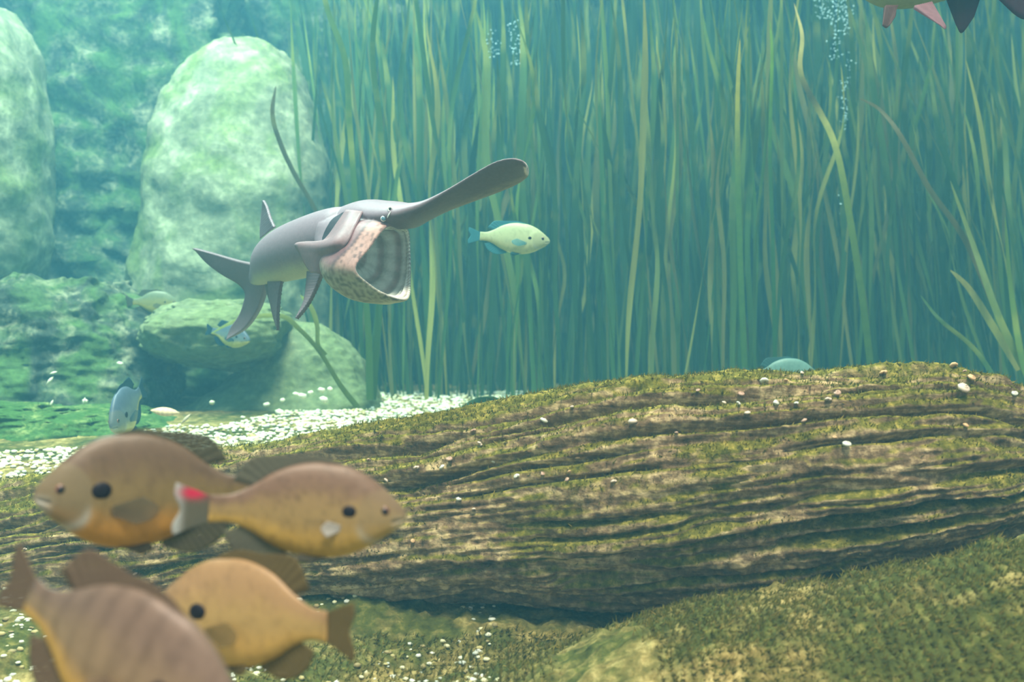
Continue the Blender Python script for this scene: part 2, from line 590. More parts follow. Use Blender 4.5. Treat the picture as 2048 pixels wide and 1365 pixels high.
def make_log():
    ns, nt = 620, 400
    q = catmull(LOG_CTRL, ns)
    # resample evenly along u
    uu = np.linspace(q[0, 0], q[-1, 0], ns)
    q = np.stack([uu] + [np.interp(uu, q[:, 0], q[:, k]) for k in (1, 2, 3)], -1)
    th = np.linspace(0, 2 * np.pi, nt, endpoint=False)
    top = P(q[:, 0], q[:, 1], q[:, 3])
    bot = P(q[:, 0], q[:, 2], q[:, 3])
    ctr = (top + bot) / 2                                    # (3, ns)
    hh = (top[2] - bot[2]) / 2
    S, T = np.meshgrid(ctr[0], th, indexing='ij')
    H = hh[:, None]
    D = np.minimum(H * 1.05, 0.20)
    cy, sz = np.cos(T), np.sin(T)
    # squarish section, hollowed slightly below the shoulder
    e = 0.9
    dy = np.sign(cy) * np.abs(cy) ** e
    dz = np.sign(sz) * np.abs(sz) ** e
    arc = T * 0.19
    p3 = np.stack([S, np.cos(T) * 0.19, np.sin(T) * 0.19], -1)   # seamless coordinates
    warp = 0.034 * fbm(p3 * np.array([1.4, 3, 3]), 4)

    def grain(k, s, seed, w=1.0):
        q3 = np.stack([S * s + seed, np.cos(T + w * warp / 0.19) * 0.19 * k, np.sin(T + w * warp / 0.19) * 0.19 * k], -1)
        return noise(q3)

    disp = 0.026 * fbm(p3 * np.array([1.8, 4, 4]) + 4, 3)
    g1 = grain(14, 0.5, 1.0)
    g2 = grain(29, 1.0, 7.0, 0.9)
    g3 = grain(58, 3.2, 13.0, 0.9)
    mod = sstep(-0.12, 0.22, noise(p3 * np.array([2.2, 6, 6]) + 31))
    mod2 = sstep(-0.10, 0.25, noise(p3 * np.array([3.5, 9, 9]) + 57))
    disp = disp - 0.050 * np.exp(-(g1 / 0.060) ** 2) * (0.25 + 0.75 * mod)
    disp = disp - 0.027 * np.exp(-(g2 / 0.075) ** 2) * (0.15 + 0.85 * mod2)
    disp = disp - 0.009 * np.exp(-(g3 / 0.12) ** 2) * (0.4 + 0.6 * (1 - mod2))
    disp = disp + 0.010 * g1 + 0.008 * g2
    disp = disp + 0.0055 * fbm(p3 * 34, 4, 0.62) + 0.007 * noise(p3 * np.array([12, 24, 24])) - 0.010 * sstep(0.15, 0.4, noise(p3 * np.array([9, 16, 16]) + 77))
    # knot holes
    endk = sstep(0, 0.06, hh)[:, None]
    disp = (disp + 0.010) * endk
    Yc = ctr[1][:, None]
    V = np.stack([S, Yc + dy * (D + disp), ctr[2][:, None] + dz * (H + disp)], -1)
    V[..., 0] += 0.02 * fbm(p3 * 5 + 2, 3) * (1 - endk)
    v, f = loft(V)
    base = np.array([0.0, 2.05, -0.5])
    o = mesh_obj('log', v - base, f, M_log)
    o.location = base
    tag(o, 'huge sunken log, furrowed and moss-covered, lying across the tank', 'log')
    return o, V


log, LOGV = make_log()


def tufts(host, n, weight, lo, hi, drift, label, pal=None):
    """short moss blades rooted over a mesh, joined into one part of it"""
    me = host.data
    nv = len(me.vertices)
    nrm = np.zeros(nv * 3)
    me.vertices.foreach_get('normal', nrm)
    nrm = nrm.reshape(-1, 3)
    co = np.zeros(nv * 3)
    me.vertices.foreach_get('co', co)
    co = co.reshape(-1, 3)
    w = weight(co, nrm)
    idx = rng.choice(nv, n, p=w / w.sum())
    b = co[idx] + rng.normal(0, 0.003, (n, 3)) * (1 - np.abs(nrm[idx]))
    d = nrm[idx] + rng.normal(0, 0.55, (n, 3)) + np.array(drift)
    d /= np.linalg.norm(d, axis=1)[:, None]
    side = np.cross(d, rng.normal(size=(n, 3)))
    side /= np.linalg.norm(side, axis=1)[:, None]
    L = rng.uniform(lo, hi, n)[:, None]
    W = rng.uniform(0.0008, 0.0018, n)[:, None] * (1.6 if hi > 0.02 else 1.0)
    b = b - d * 0.002
    v = np.stack([b - side * W, b + side * W, b + d * L], 1).reshape(-1, 3)
    f = np.arange(3 * n).reshape(-1, 3)
    if pal is None:
        pal = np.array([lin(112, 106, 44), lin(130, 118, 56), lin(96, 98, 42), lin(150, 130, 68), lin(106, 104, 46)])
    c = np.repeat(pal[rng.integers(0, 5, n)], 3, axis=0)
    o = mesh_obj('moss', v, f, M_moss, parent=host, colors=c)
    o['kind'] = 'stuff'
    o['label'] = label


tufts(log, 46000, lambda co, nr: np.clip(nr[:, 2] + 0.25, 0, 1) * (nr[:, 1] < 0.75) * sstep(-0.2, 0.25, noise(co * 6) + 0.3 * nr[:, 2]), 0.004, 0.012, (0.25, 0, 0.25),
      'short fuzzy olive green moss on the log')
tufts(floor_obj, 60000, lambda co, nr: (co[:, 1] > 1.15) * (co[:, 1] < 1.85) * sstep(-0.75, 0.15, co[:, 0]) * (co[:, 0] < 1.15) * sstep(-0.25, 0.2, noise(co * 5) + 0.25 * (co[:, 0] > 0.2)) + 1e-12,
      0.005, 0.016, (0.7, -0.2, 0.1), 'short green moss on the bank before the log')
tufts(mound, 16000, lambda co, nr: np.clip(nr[:, 2] + 0.3, 0, 1) * (nr[:, 1] < 0.6) * sstep(-0.3, 0.2, noise(co * 7)) + 1e-12, 0.008, 0.026, (0.2, -0.2, 0.2),
      'filmy green algae', np.array([lin(64, 96, 44), lin(84, 116, 54), lin(54, 84, 42), lin(110, 132, 70), lin(74, 106, 50)]))

# snails on the log, each found by where it sits on the log's front surface
_lp = LOGV[:, (np.arange(LOGV.shape[1]))].reshape(-1, 3)
_lpix = pix(_lp)


def surface_at(verts, vpix, u, v, r=5):
    d = np.hypot(vpix[:, 0] - u, vpix[:, 1] - v)
    k = np.where(d < r)[0]
    if len(k) == 0:
        k = np.array([np.argmin(d)])
    return verts[k[np.argmin(verts[k, 1])]]


def snail_mesh():
    """a small coiled shell: a tube wound two and a half turns, tapering to the spire"""
    n, m = 22, 7
    vs = []
    for i in range(n):
        t = i / (n - 1)
        a = t * 2.6 * 2 * math.pi
        r = 0.55 * (1 - t) ** 1.2 + 0.02
        R = 0.55 * (1 - t) ** 1.1
        z = 0.75 * t + 0.25
        c = np.array([R * math.cos(a), R * math.sin(a), z])
        e1 = np.array([math.cos(a), math.sin(a), 0])
        for j in range(m):
            b = 2 * math.pi * j / m
            vs.append(c + r * (e1 * math.cos(b) + np.array([0, 0, 1]) * math.sin(b)) * np.array([1, 1, 0.75]))
    v, f = loft(np.array(vs).reshape(n, m, 3))
    return v, f


SN_V, SN_F = snail_mesh()
SNAILS = [(943, 867), (956, 890), (1084, 851), (1264, 846), (733, 924), (829, 940), (896, 920), (986, 924), (1080, 952), (1135, 947), (1134, 961), (1032, 958),
          (771, 968), (912, 1005), (951, 1022), (884, 939), (1157, 924), (1141, 817), (738, 903), (1528, 764), (1569, 761), (1604, 745), (1486, 795), (1475, 806),
          (1447, 804), (1550, 806), (1588, 809), (1655, 806), (1678, 789), (1492, 831), (1769, 751), (1908, 733), (1929, 742), (1943, 757), (1925, 786), (2030, 787),
          (1689, 896), (1931, 852), (1395, 788), (1357, 871), (1225, 967), (1664, 880), (1608, 842), (822, 1086), (395, 1078), (268, 1152), (48, 1098)]
SN_SIZE = {(1925, 786): 1.9, (1528, 764): 1.4, (1084, 851): 1.5, (1264, 846): 1.4, (1769, 751): 1.3, (1689, 896): 1.4, (1943, 757): 1.4, (1908, 733): 1.3}
SN_LABEL = {(1925, 786): 'largest pinkish snail shell, on the log\'s upper right shoulder',
            (1528, 764): 'white round snail shell near the log\'s top edge below the half-hidden fish',
            (1084, 851): 'white snail shell on the log below the gravel bank\'s right end',
            (1264, 846): 'pinkish white snail shell where the log\'s top begins to rise',
            (1769, 751): 'orange-pink snail shell just under the log\'s crest',
            (1689, 896): 'lone pale snail shell in the middle of the log\'s broad right half',
            (1943, 757): 'orange snail shell on the log\'s falling right-hand crest',
            (1908, 733): 'pale snail shell on the very crest at the log\'s right'}
sn_meshes = []
for k, col in enumerate([lin(244, 214, 196), lin(240, 232, 220), lin(236, 186, 140), lin(214, 170, 150)]):
    cc = np.tile(col, (len(SN_V), 1)) * (0.8 + 0.2 * np.cos(np.arange(len(SN_V))[:, None] * 0.9))
    t_ = mesh_obj('snail', SN_V, SN_F, M_snail, colors=cc)
    sn_meshes.append(t_.data)
    bpy.data.objects.remove(t_)
for i, (u, v) in enumerate(SNAILS):
    k = {(1769, 751): 2, (1943, 757): 2, (1925, 786): 0, (1528, 764): 1, (1084, 851): 1}.get((u, v), int(rng.integers(0, 4)))
    o = bpy.data.objects.new('snail', sn_meshes[k])
    C.objects.link(o)
    p = surface_at(_lp, _lpix, u, v)
    s = 0.0064 * SN_SIZE.get((u, v), rng.uniform(0.6, 1.05))
    o.scale = (s, s, s)
    o.rotation_euler = (rng.uniform(-0.8, 0.9), rng.uniform(-0.6, 0.6), rng.uniform(0, 6.28))
    o.location = p + np.array([0, -0.002, 0.002])
    tag(o, SN_LABEL.get((u, v), 'tiny pale snail shell clinging to the mossy log'), 'snail', 'snails on the log')

# ------------------------------------------------------------------ scattered pale stones and shells beyond the log
_b = mesh_obj('pebble', *blobs(np.zeros((1, 3)), np.array([1.0]), 0.7), M_pebble, colors=np.tile(PEB[0], (12, 1)))
peb_me = _b.data
bpy.data.objects.remove(_b)
for (u, v, Y, s) in [(424, 806, 3.62, 8), (533, 810, 3.66, 8), (493, 843, 3.55, 9), (486, 836, 3.55, 6), (605, 793, 3.65, 10), (592, 789, 3.66, 7), (565, 801, 3.66, 7), (621, 786, 3.68, 7),
                     (643, 781, 3.7, 9), (660, 779, 3.7, 8), (560, 826, 3.62, 12), (648, 800, 3.65, 11), (240, 728, 3.75, 7), (170, 803, 3.4, 8)]:
    o = bpy.data.objects.new('pebble', peb_me)
    C.objects.link(o)
    o.location = P(u, v, Y)
    r = s / FPX * Y
    o.scale = (r, r, r)
    o.rotation_euler = (0.3, 0.2, u)
    tag(o, 'single white pebble lying apart on the green silted rocks', 'pebble', 'stray white pebbles on the silted rocks')


def lens_shape(name, L, W, T, mat_colors, mat, n=24, m=14, bend=0.0):
    """a long pointed valve or flake, thickest in the middle"""
    rings = []
    for i in range(n):
        t = i / (n - 1)
        s = math.sin(math.pi * min(max(t, 0.02), 0.98)) ** 0.8
        a = np.linspace(0, 2 * np.pi, m, endpoint=False)
        rings.append(np.stack([np.full(m, (t - 0.5) * L), W * s * np.cos(a), T * s * np.sin(a) + bend * (t - 0.5) ** 2], -1))
    v, f = loft(rings)
    c = np.tile(mat_colors, (len(v), 1)) * (0.88 + 0.12 * np.sin(v[:, :1] / L * 40))
    return mesh_obj(name, v, f, mat, colors=c)


o = lens_shape('mussel_shell', 0.085, 0.02, 0.013, lin(244, 206, 168), M_pebble)
o.location = P(330, 824, 3.3); o.rotation_euler = (0.2, 0.10, 0.1)
tag(o, 'long peach-coloured mussel shell on the green mound', 'shell')
o = lens_shape('wood_chip', 0.04, 0.007, 0.005, lin(205, 185, 160), M_pebble)
o.location = P(372, 838, 3.3); o.rotation_euler = (0.1, -0.8, 0.2)
tag(o, 'short pale sliver sticking up beside the peach shell', 'wood chip')
for (u, v, L, tilt, lab) in [(97, 822, 0.030, -0.5, 'brightest white shell flake at the mound\'s upper edge'), (103, 808, 0.026, -1.2, 'grey-white flake directly above the brightest one'),
                             (100, 762, 0.034, -0.9, 'curved white flake midway up the dark rock at far left'), (107, 746, 0.022, -0.3, 'topmost white flake on the dark rock at far left'),
                             (168, 803, 0.024, -1.3, 'upright white flake left of the head-on sunfish')]:
    o = lens_shape('shell_flake', L, L * 0.3, L * 0.16, lin(240, 236, 214), M_pebble)
    o.location = P(u, v, 3.36); o.rotation_euler = (0.2, tilt, 0.2)
    tag(o, lab, 'shell', 'white flakes on the rocks at far left')

# ------------------------------------------------------------------ eelgrass


def leaf_template(seed, sway=0.10, lean=0.0, curl=0.0, seg=22):
    """one ribbon leaf, 1 m long and about 1 unit wide before scaling, with a shallow channel"""
    r = np.random.default_rng(seed)
    t = np.linspace(0, 1, seg)
    p1, p2 = r.uniform(0, 6.28, 2)
    x = sway * t * (0.55 * np.sin(2.2 * t * math.pi + p1) + 0.45 * np.sin(4.1 * t * math.pi + p2)) - sway * 0 + lean * t ** 1.4
    y = 0.7 * sway * t * np.sin(2.7 * t * math.pi + p2) + curl * t ** 2
    z = t - 0.12 * abs(lean) * t ** 2
    w = 0.011 * (0.75 + 0.55 * np.sin(np.clip(t * 1.15, 0, 1) * math.pi * 0.62)) * np.clip((1.0 - t) / 0.22, 0, 1) ** 0.6
    tw = r.uniform(-0.8, 0.8) + r.uniform(-1.0, 1.0) * t * 4.0 + 0.5 * np.sin(t * 9 + p1)
    sx, sy = np.cos(tw), np.sin(tw)
    rows = []
    for a, k in ((-1, 0.0), (0, 0.22), (1, 0.0)):
        rows.append(np.stack([x + a * w * sx - k * w * sy, y + a * w * sy + k * w * sx, z], -1))
    v = np.stack(rows, 1).reshape(-1, 3)
    return v, grid_faces(seg, 3)


LEAF_ME = []
for k in range(16):
    v, f = leaf_template(100 + k, sway=0.025 + 0.009 * (k % 6), lean=[0, 0.05, -0.06, 0.02][k % 4])
    t_ = mesh_obj('leaf', v, f, M_leaf)
    LEAF_ME.append(t_.data)
    bpy.data.objects.remove(t_)


def eelgrass(x, y, n, h0, h1, label, spread=0.10, lean=0.0, wide=1.0, group='eelgrass clumps in the bed', depth_lean=0.0):
    z = float(ground_z(x, y)) - 0.02
    root = empty('eelgrass', (x, y, z))
    tag(root, label, 'eelgrass', group)
    for i in range(n):
        o = bpy.data.objects.new('leaf', LEAF_ME[int(rng.integers(0, len(LEAF_ME)))])
        C.objects.link(o)
        o.parent = root
        o.location = (rng.normal(0, spread), rng.normal(0, spread * 0.6), 0)
        h = rng.uniform(h0, h1)
        w = rng.uniform(0.42, 1.05) * wide
        o.scale = (w if rng.random() < 0.5 else -w, w, h)
        o.rotation_euler = (rng.normal(0, 0.05) + depth_lean, rng.normal(0, 0.075) + lean, rng.normal(0, 0.7))
    return root


BED = 'tall clump of green ribbon-leaved eelgrass in the dense bed behind the log'
for k in range(64):
    u = 670 + (k % 32) * 46 + rng.uniform(-20, 20)
    y = (4.15 if k < 32 else 4.75) + rng.uniform(-0.2, 0.35)
    if u < 760:
        y += 0.3
    x = (u - 1024) / FPX * y
    ln = -0.02 - 0.17 * float(sstep(1500, 2050, u)) * rng.uniform(0.3, 1.3)
    eelgrass(x, y, int(rng.integers(7, 11)), 0.75 if rng.random() < 0.4 else 1.1, 1.9, BED, 0.09, ln)


def make_thicket():
    n = 1500
    allv, allf = [], []
    ts = [leaf_template(300 + k, 0.04, 0.03 * (k % 5 - 2)) for k in range(24)]
    y = rng.uniform(5.1, 6.1, n)
    x = (rng.uniform(640, 2200, n) - 1024) / FPX * y
    z = ground_z(x, y) - 0.03
    base = 0
    for i in range(n):
        v, f = ts[int(rng.integers(0, 24))]
        w, h = rng.uniform(0.6, 1.3), rng.uniform(1.1, 2.3)
        a = rng.normal(0, 0.6)
        ln = rng.normal(-0.03, 0.06)
        vx, vy = v[:, 0] * w, v[:, 1] * w
        q = np.stack([x[i] + vx * math.cos(a) - vy * math.sin(a) + ln * v[:, 2] * h, y[i] + vx * math.sin(a) + vy * math.cos(a), z[i] + v[:, 2] * h], -1)
        allv.append(q)
        allf.append(f + base)
        base += len(v)
    o = mesh_obj('eelgrass_thicket', np.concatenate(allv), np.concatenate(allf), M_leaf)
    tag(o, 'dim mass of eelgrass filling the back of the tank', 'eelgrass', kind='stuff')


make_thicket()


def ribbon_path(name, pts, w0, w1, mat, parent=None, n=60, face=(0, -1, 0), cols=None):
    """one leaf along given points (u, v, Y), real width in metres"""
    q = catmull([P(*p) for p in pts], n)
    t = np.linspace(0, 1, n)
    d = np.gradient(q, axis=0)
    s = np.cross(d, np.array(face, float))
    s /= np.linalg.norm(s, axis=1)[:, None] + 1e-9
    w = (w0 + (w1 - w0) * t) * np.clip((1 - t) / 0.12, 0, 1) ** 0.6 / 2
    nn = np.cross(s, d)
    nn /= np.linalg.norm(nn, axis=1)[:, None] + 1e-9
    tw = 0.5 * np.sin(t * 5)
    s2 = s * np.cos(tw)[:, None] + nn * np.sin(tw)[:, None]
    rows = [q - s2 * w[:, None], q + nn * (w * 0.2)[:, None], q + s2 * w[:, None]]
    v = np.stack(rows, 1).reshape(-1, 3)
    if parent is not None:
        v = v - np.array(parent.location)
    cc = None if cols is None else np.repeat(catmull(np.array(cols), n), 3, axis=0)
    return mesh_obj(name, v, grid_faces(n, 3), mat, parent, colors=cc)


def special_plant(pts_list, label, mat=M_leaf, w=0.02, cols=None):
    p0 = P(*pts_list[0][0])
    root = empty('eelgrass', tuple(p0))
    tag(root, label, 'eelgrass', 'eelgrass singled out in front of the bed')
    for k, pts in enumerate(pts_list):
        m = mat[k] if isinstance(mat, list) else mat
        ww = w[k] if isinstance(w, list) else w
        ribbon_path('leaf', pts, ww, ww * 0.7, m, root, cols=cols)
    return root


special_plant([[(715, 815, 3.52), (680, 770, 3.52), (640, 705, 3.52), (600, 660, 3.52), (560, 632, 3.52), (480, 640, 3.52), (420, 668, 3.52)],
               [(650, 712, 3.52), (636, 690, 3.52), (634, 650, 3.52), (622, 615, 3.52), (600, 590, 3.52)]],
              'yellow-green eelgrass arching low between the paddlefish and the silted rock', M_leaf_tint, 0.019,
              [lin(96, 116, 60), lin(120, 132, 66), lin(138, 146, 74), lin(128, 142, 70)])
special_plant([[(690, 560, 4.1), (650, 470, 4.1), (625, 410, 4.1), (590, 350, 4.1), (562, 290, 4.08), (545, 230, 4.05), (552, 170, 4.05)]],
              'single dark brown leaf curving up in front of the egg-shaped boulder', M_leaf_brown, 0.022)
special_plant([[(740, 800, 3.78), (735, 640, 3.78), (715, 450, 3.78), (700, 260, 3.78), (690, 120, 3.78), (655, 20, 3.78), (640, -60, 3.78)],
               [(745, 800, 3.8), (760, 600, 3.8), (770, 420, 3.8), (760, 250, 3.8), (745, 100, 3.8), (760, -50, 3.8)]],
              'leftmost upright eelgrass, its tips bending left beside the boulder', M_leaf, 0.026)
special_plant([[(1752, 830, 3.8), (1725, 600, 3.8), (1690, 380, 3.8), (1668, 285, 3.8), (1640, 225, 3.8), (1610, 170, 3.8), (1600, 130, 3.78), (1604, 70, 3.78), (1588, 5, 3.78)]],
              'bright pale yellow leaf standing high above the log\'s right half', M_leaf_tint, 0.024,
              [lin(84, 104, 40), lin(96, 116, 44), lin(150, 150, 60), lin(226, 206, 110), lin(90, 84, 50), lin(214, 190, 110), lin(238, 218, 140), lin(242, 222, 150)])
special_plant([[(1494, 830, 3.82), (1482, 560, 3.82), (1476, 340, 3.8), (1475, 200, 3.78), (1480, 76, 3.78)]],
              'yellow-tipped upright leaf left of the bright pale leaf', M_leaf_tint, 0.022,
              [lin(70, 100, 36), lin(84, 112, 40), lin(110, 128, 46), lin(196, 184, 70), lin(206, 186, 80)])
special_plant([[(1552, 830, 3.85), (1546, 500, 3.85), (1540, 300, 3.85), (1544, 120, 3.84), (1540, 40, 3.84)]],
              'narrow bright green leaf between the two yellow-tipped ones', M_leaf_tint, 0.015,
              [lin(50, 90, 36), lin(56, 92, 36), lin(70, 104, 36), lin(130, 168, 50), lin(140, 170, 60)])
special_plant([[(2000, 640, 3.6), (1930, 480, 3.65), (1860, 380, 3.7), (1800, 270, 3.75), (1760, 220, 3.8), (1718, 196, 3.8)],
               [(2040, 740, 3.5), (1990, 660, 3.55), (1940, 580, 3.6), (1900, 540, 3.6)],
               [(2060, 760, 3.45), (2000, 640, 3.5), (1950, 500, 3.6), (1900, 360, 3.7)],
               [(2010, 790, 3.4), (1950, 700, 3.5), (1880, 640, 3.55), (1840, 590, 3.6)],
               [(2070, 800, 3.4), (2040, 700, 3.45), (2020, 560, 3.5), (2010, 430, 3.5)]],
              'leaning tan-tipped eelgrass fanning out beyond the log\'s right end',
              [M_leaf_brown, M_leaf, M_leaf, M_leaf, M_leaf], [0.020, 0.026, 0.024, 0.016, 0.02])
special_plant([[(905, 840, 3.3), (935, 812, 3.3), (965, 800, 3.3), (1000, 806, 3.3)], [(915, 838, 3.3), (950, 806, 3.3), (985, 799, 3.32), (1010, 812, 3.32)]],
              'fallen yellowish leaves lying on the gravel just behind the log', M_leaf, 0.022)


# ------------------------------------------------------------------ fins, eyes and the sunfish


def fin_mesh(base, edge, thick, n=28, m=12, rays=14):
    """fin between its base line and its outer edge (control points), with raised rays; returns verts, faces, (ray, reach)"""
    b = catmull(base, n)
    e = catmull(edge, n)
    t = np.linspace(0, 1, m)
    G = b[:, None] * (1 - t)[None, :, None] + e[:, None] * t[None, :, None]
    d1 = np.gradient(G, axis=0)
    d2 = np.gradient(G, axis=1)
    nn = np.cross(d1, d2)
    nn /= np.linalg.norm(nn, axis=-1)[..., None] + 1e-12
    ray = 0.5 + 0.5 * np.cos(np.linspace(0, 1, n) * rays * 2 * np.pi)
    th = thick * (1 - 0.8 * t)[None, :] * (0.55 + 0.45 * ray)[:, None]
    A = G + nn * th[..., None]
    B = G - nn * th[..., None]
    v = np.concatenate([A.reshape(-1, 3), B.reshape(-1, 3)])
    f = grid_faces(n, m)
    k = n * m
    f2 = f[:, ::-1] + k
    rim = []
    idx = np.arange(k).reshape(n, m)
    loop = np.concatenate([idx[0, :], idx[1:, -1], idx[-1, -2::-1], idx[-2:0:-1, 0]])
    for a, c in zip(loop, np.roll(loop, -1)):
        rim.append([c, a, a + k, c + k])
    f = np.concatenate([f, f2, np.array(rim)])
    par = np.stack([np.repeat(ray, m), np.tile(t, n)], -1)
    return v, f, np.concatenate([par, par])


def ball(name, loc, r, mat, parent, squash=(1, 1, 1), n=10, m=16):
    th = np.linspace(0.02, math.pi - 0.02, n)
    a = np.linspace(0, 2 * np.pi, m, endpoint=False)
    rings = np.stack([np.sin(th)[:, None] * np.cos(a), np.sin(th)[:, None] * np.sin(a), np.cos(th)[:, None] + 0 * a], -1) * r * np.array(squash)
    v, f = loft(rings)
    return mesh_obj(name, v + np.array(loc), f, mat, parent)


PT = np.array([0, .02, .06, .12, .2, .3, .4, .5, .6, .7, .8, .9, 1.0])
TOPP = np.array([0.012, .046, .086, .138, .195, .240, .255, .258, .238, .196, .128, .078, .072])
BOTP = np.array([-.018, -.046, -.084, -.128, -.180, -.222, -.240, -.240, -.216, -.172, -.108, -.068, -.066])
HTH = np.array([0.008, .026, .045, .063, .077, .086, .088, .084, .073, .056, .036, .021, .013])


def sunfish(label, loc, SL, heading, pitch=0.0, roll=0.0, pal=None, deep=1.0, bend=0.0, dorsal=0.5, spots=0.0, bars=0.0, cheek=0.0, pink_tail=False,
            ear=0.028, pect_col=None, group=None, cat='fish', name='sunfish', fins='all', pect=True, seed=0):
    """a deep-bodied sunfish; local +X is the nose, SL its length from nose to tail root; heading in degrees from +X, counter-clockwise seen from above"""
    R = Matrix.Rotation(math.radians(heading), 4, 'Z') @ Matrix.Rotation(math.radians(-pitch), 4, 'Y') @ Matrix.Rotation(math.radians(roll), 4, 'X')
    root = empty(name)
    root.matrix_world = Matrix.Translation(Vector(loc)) @ R @ Matrix.Scale(SL, 4)
    tag(root, label, cat, group)
    back, side, belly, fin = [np.asarray(c) * np.array([0.80, 0.88, 0.95]) for c in pal]

    def warp(v):
        v = np.array(v, float)
        v[:, 2] *= deep
        t = 0.5 - v[:, 0]
        v[:, 1] += bend * np.clip(t - 0.25, 0, None) ** 2
        return v

    # body
    nr, m = 90, 64
    t = np.concatenate([np.linspace(0, 0.12, 26, endpoint=False), np.linspace(0.12, 1, nr - 26)])
    top, bot, hw = [np.interp(t, PT, a) for a in (TOPP, BOTP, HTH)]
    top, bot, hw = [catmull(np.stack([PT, a], -1), 400) for a in (TOPP, BOTP, HTH)]
    top = np.interp(t, top[:, 0], top[:, 1]); bot = np.interp(t, bot[:, 0], bot[:, 1]); hw = np.interp(t, hw[:, 0], hw[:, 1])
    th = np.linspace(0, 2 * np.pi, m, endpoint=False)
    cz, sy = np.cos(th), np.sin(th)
    prof = np.sign(sy) * np.abs(sy) ** 0.9 * (1 - 0.18 * cz)
    z = ((top + bot) / 2)[:, None] + ((top - bot) / 2)[:, None] * cz[None]
    y = hw[:, None] * prof[None]
    x = (0.5 - t)[:, None] + 0 * z
    # mouth cleft and gill-cover edge as relief
    mouth = np.exp(-((z - (-0.012 - 0.25 * t[:, None])) / 0.006) ** 2) * (t[:, None] < 0.07)
    y = y * (1 - 0.35 * mouth)
    gedge = 0.245 + 0.06 * np.cos((z + 0.02) / 0.15 * 1.5)
    step = sstep(0.012, -0.002, t[:, None] - gedge) * sstep(0.19, 0.12, np.abs(z + 0.01))
    y = y * (1 + 0.055 * step)
    rings = np.stack([x, y, z], -1)
    v, f = loft(rings)
    X, Z = v[:, 0], v[:, 2]
    tt = 0.5 - X
    Tn = np.interp(tt, PT, TOPP)
    Bn = np.interp(tt, PT, BOTP)
    hN = (Z - Bn) / (Tn - Bn + 1e-9)
    nz = fbm(np.stack([X * 14 + seed, v[:, 1] * 14, Z * 14], -1), 3)
    k1 = sstep(0.45, 0.85, hN + 0.10 * nz)[:, None]
    k2 = sstep(0.42, 0.14, hN + 0.08 * nz)[:, None]
    col = side * (1 - k1) + back * k1
    col = col * (1 - k2) + belly * k2
    col = col * (1 - 0.16 * sstep(0.0, 0.4, fbm(np.stack([X * 26 + seed, v[:, 1] * 12, Z * 22], -1), 3)))[:, None]
    if bars:
        bw = 0.5 + 0.5 * np.cos(tt * 62 + 1.2 * nz + 4 * (hN - 0.5) ** 2)
        col = col * (1 - bars * (bw ** 2 * sstep(0.25, 0.35, tt) * sstep(0.15, 0.4, hN))[:, None])
    if spots:
        sp = noise(np.stack([X * 42 + seed, v[:, 1] * 20, Z * 34], -1))
        col = col * (1 - spots * sstep(0.18, 0.36, sp) * sstep(0.28, 0.34, tt))[:, None] if False else col * (1 - spots * (sstep(0.18, 0.36, sp) * sstep(0.26, 0.34, tt))[:, None])
    if cheek:
        # grey-olive face, pale bluish jaw and lower gill-cover edge
        r = np.hypot((tt - 0.13) / 1.0, (Z - 0.005) / 1.05)
        face = sstep(0.135, 0.115, r)[:, None] * 0.75 * cheek
        col = col * (1 - face) + (0.5 * side + 0.5 * lin(112, 108, 92)) * face
        ring = np.exp(-((r - 0.138) / 0.020) ** 2) * sstep(-0.02, -0.07, Z) * sstep(0.27, 0.22, tt)
        jaw = sstep(0.10, 0.02, tt) * sstep(0.02, -0.03, Z)
        kk = np.clip(0.85 * cheek * np.maximum(ring, 0.8 * jaw), 0, 1)[:, None]
        col = col * (1 - kk) + lin(168, 174, 168) * kk
    body = mesh_obj('body', warp(v), f, M_fish, root, colors=col)

    def fin(nm, base, edge, thick=0.004, rays=14, tintk=1.0, dark_edge=0.0, parent=root, color=None, n=36, mat=None):
        vv, ff, par = fin_mesh(base, edge, thick, n, 12, rays)
        c0 = fin_col if color is None else np.asarray(color)
        c = c0 * tintk * (0.6 + 0.4 * par[:, :1]) * (1 - dark_edge * par[:, 1:] ** 3)
        return mesh_obj(nm, warp(vv), ff, mat or M_fin, parent, colors=c)

    fin_col = pal[3]

    def tz(t_):
        return float(np.interp(t_, PT, TOPP)) - 0.008

    def bz(t_):
        return float(np.interp(t_, PT, BOTP)) + 0.008

    # dorsal: spiny front half and taller soft rear half
    ts = np.linspace(0.30, 0.80, 7)
    hs = np.array([0.005, 0.045, 0.055, 0.055, 0.085, 0.115, 0.035]) * (0.45 + dorsal)
    back_sweep = np.array([0.0, 0.03, 0.04, 0.05, 0.07, 0.10, 0.10])
    base = [(0.5 - a, 0, tz(a)) for a in ts]
    edge = [(0.5 - a - s, 0, tz(a) + h) for a, s, h in zip(ts, back_sweep, hs)]
    fin('dorsal_fin', base, edge, 0.004, 18)
    ta = np.linspace(0.60, 0.84, 5)
    hs = np.array([0.03, 0.085, 0.105, 0.09, 0.03])
    sw = np.array([0.01, 0.05, 0.08, 0.10, 0.09])
    fin('anal_fin', [(0.5 - a, 0, bz(a)) for a in ta], [(0.5 - a - s, 0, bz(a) - h) for a, s, h in zip(ta, sw, hs)], 0.004, 12)
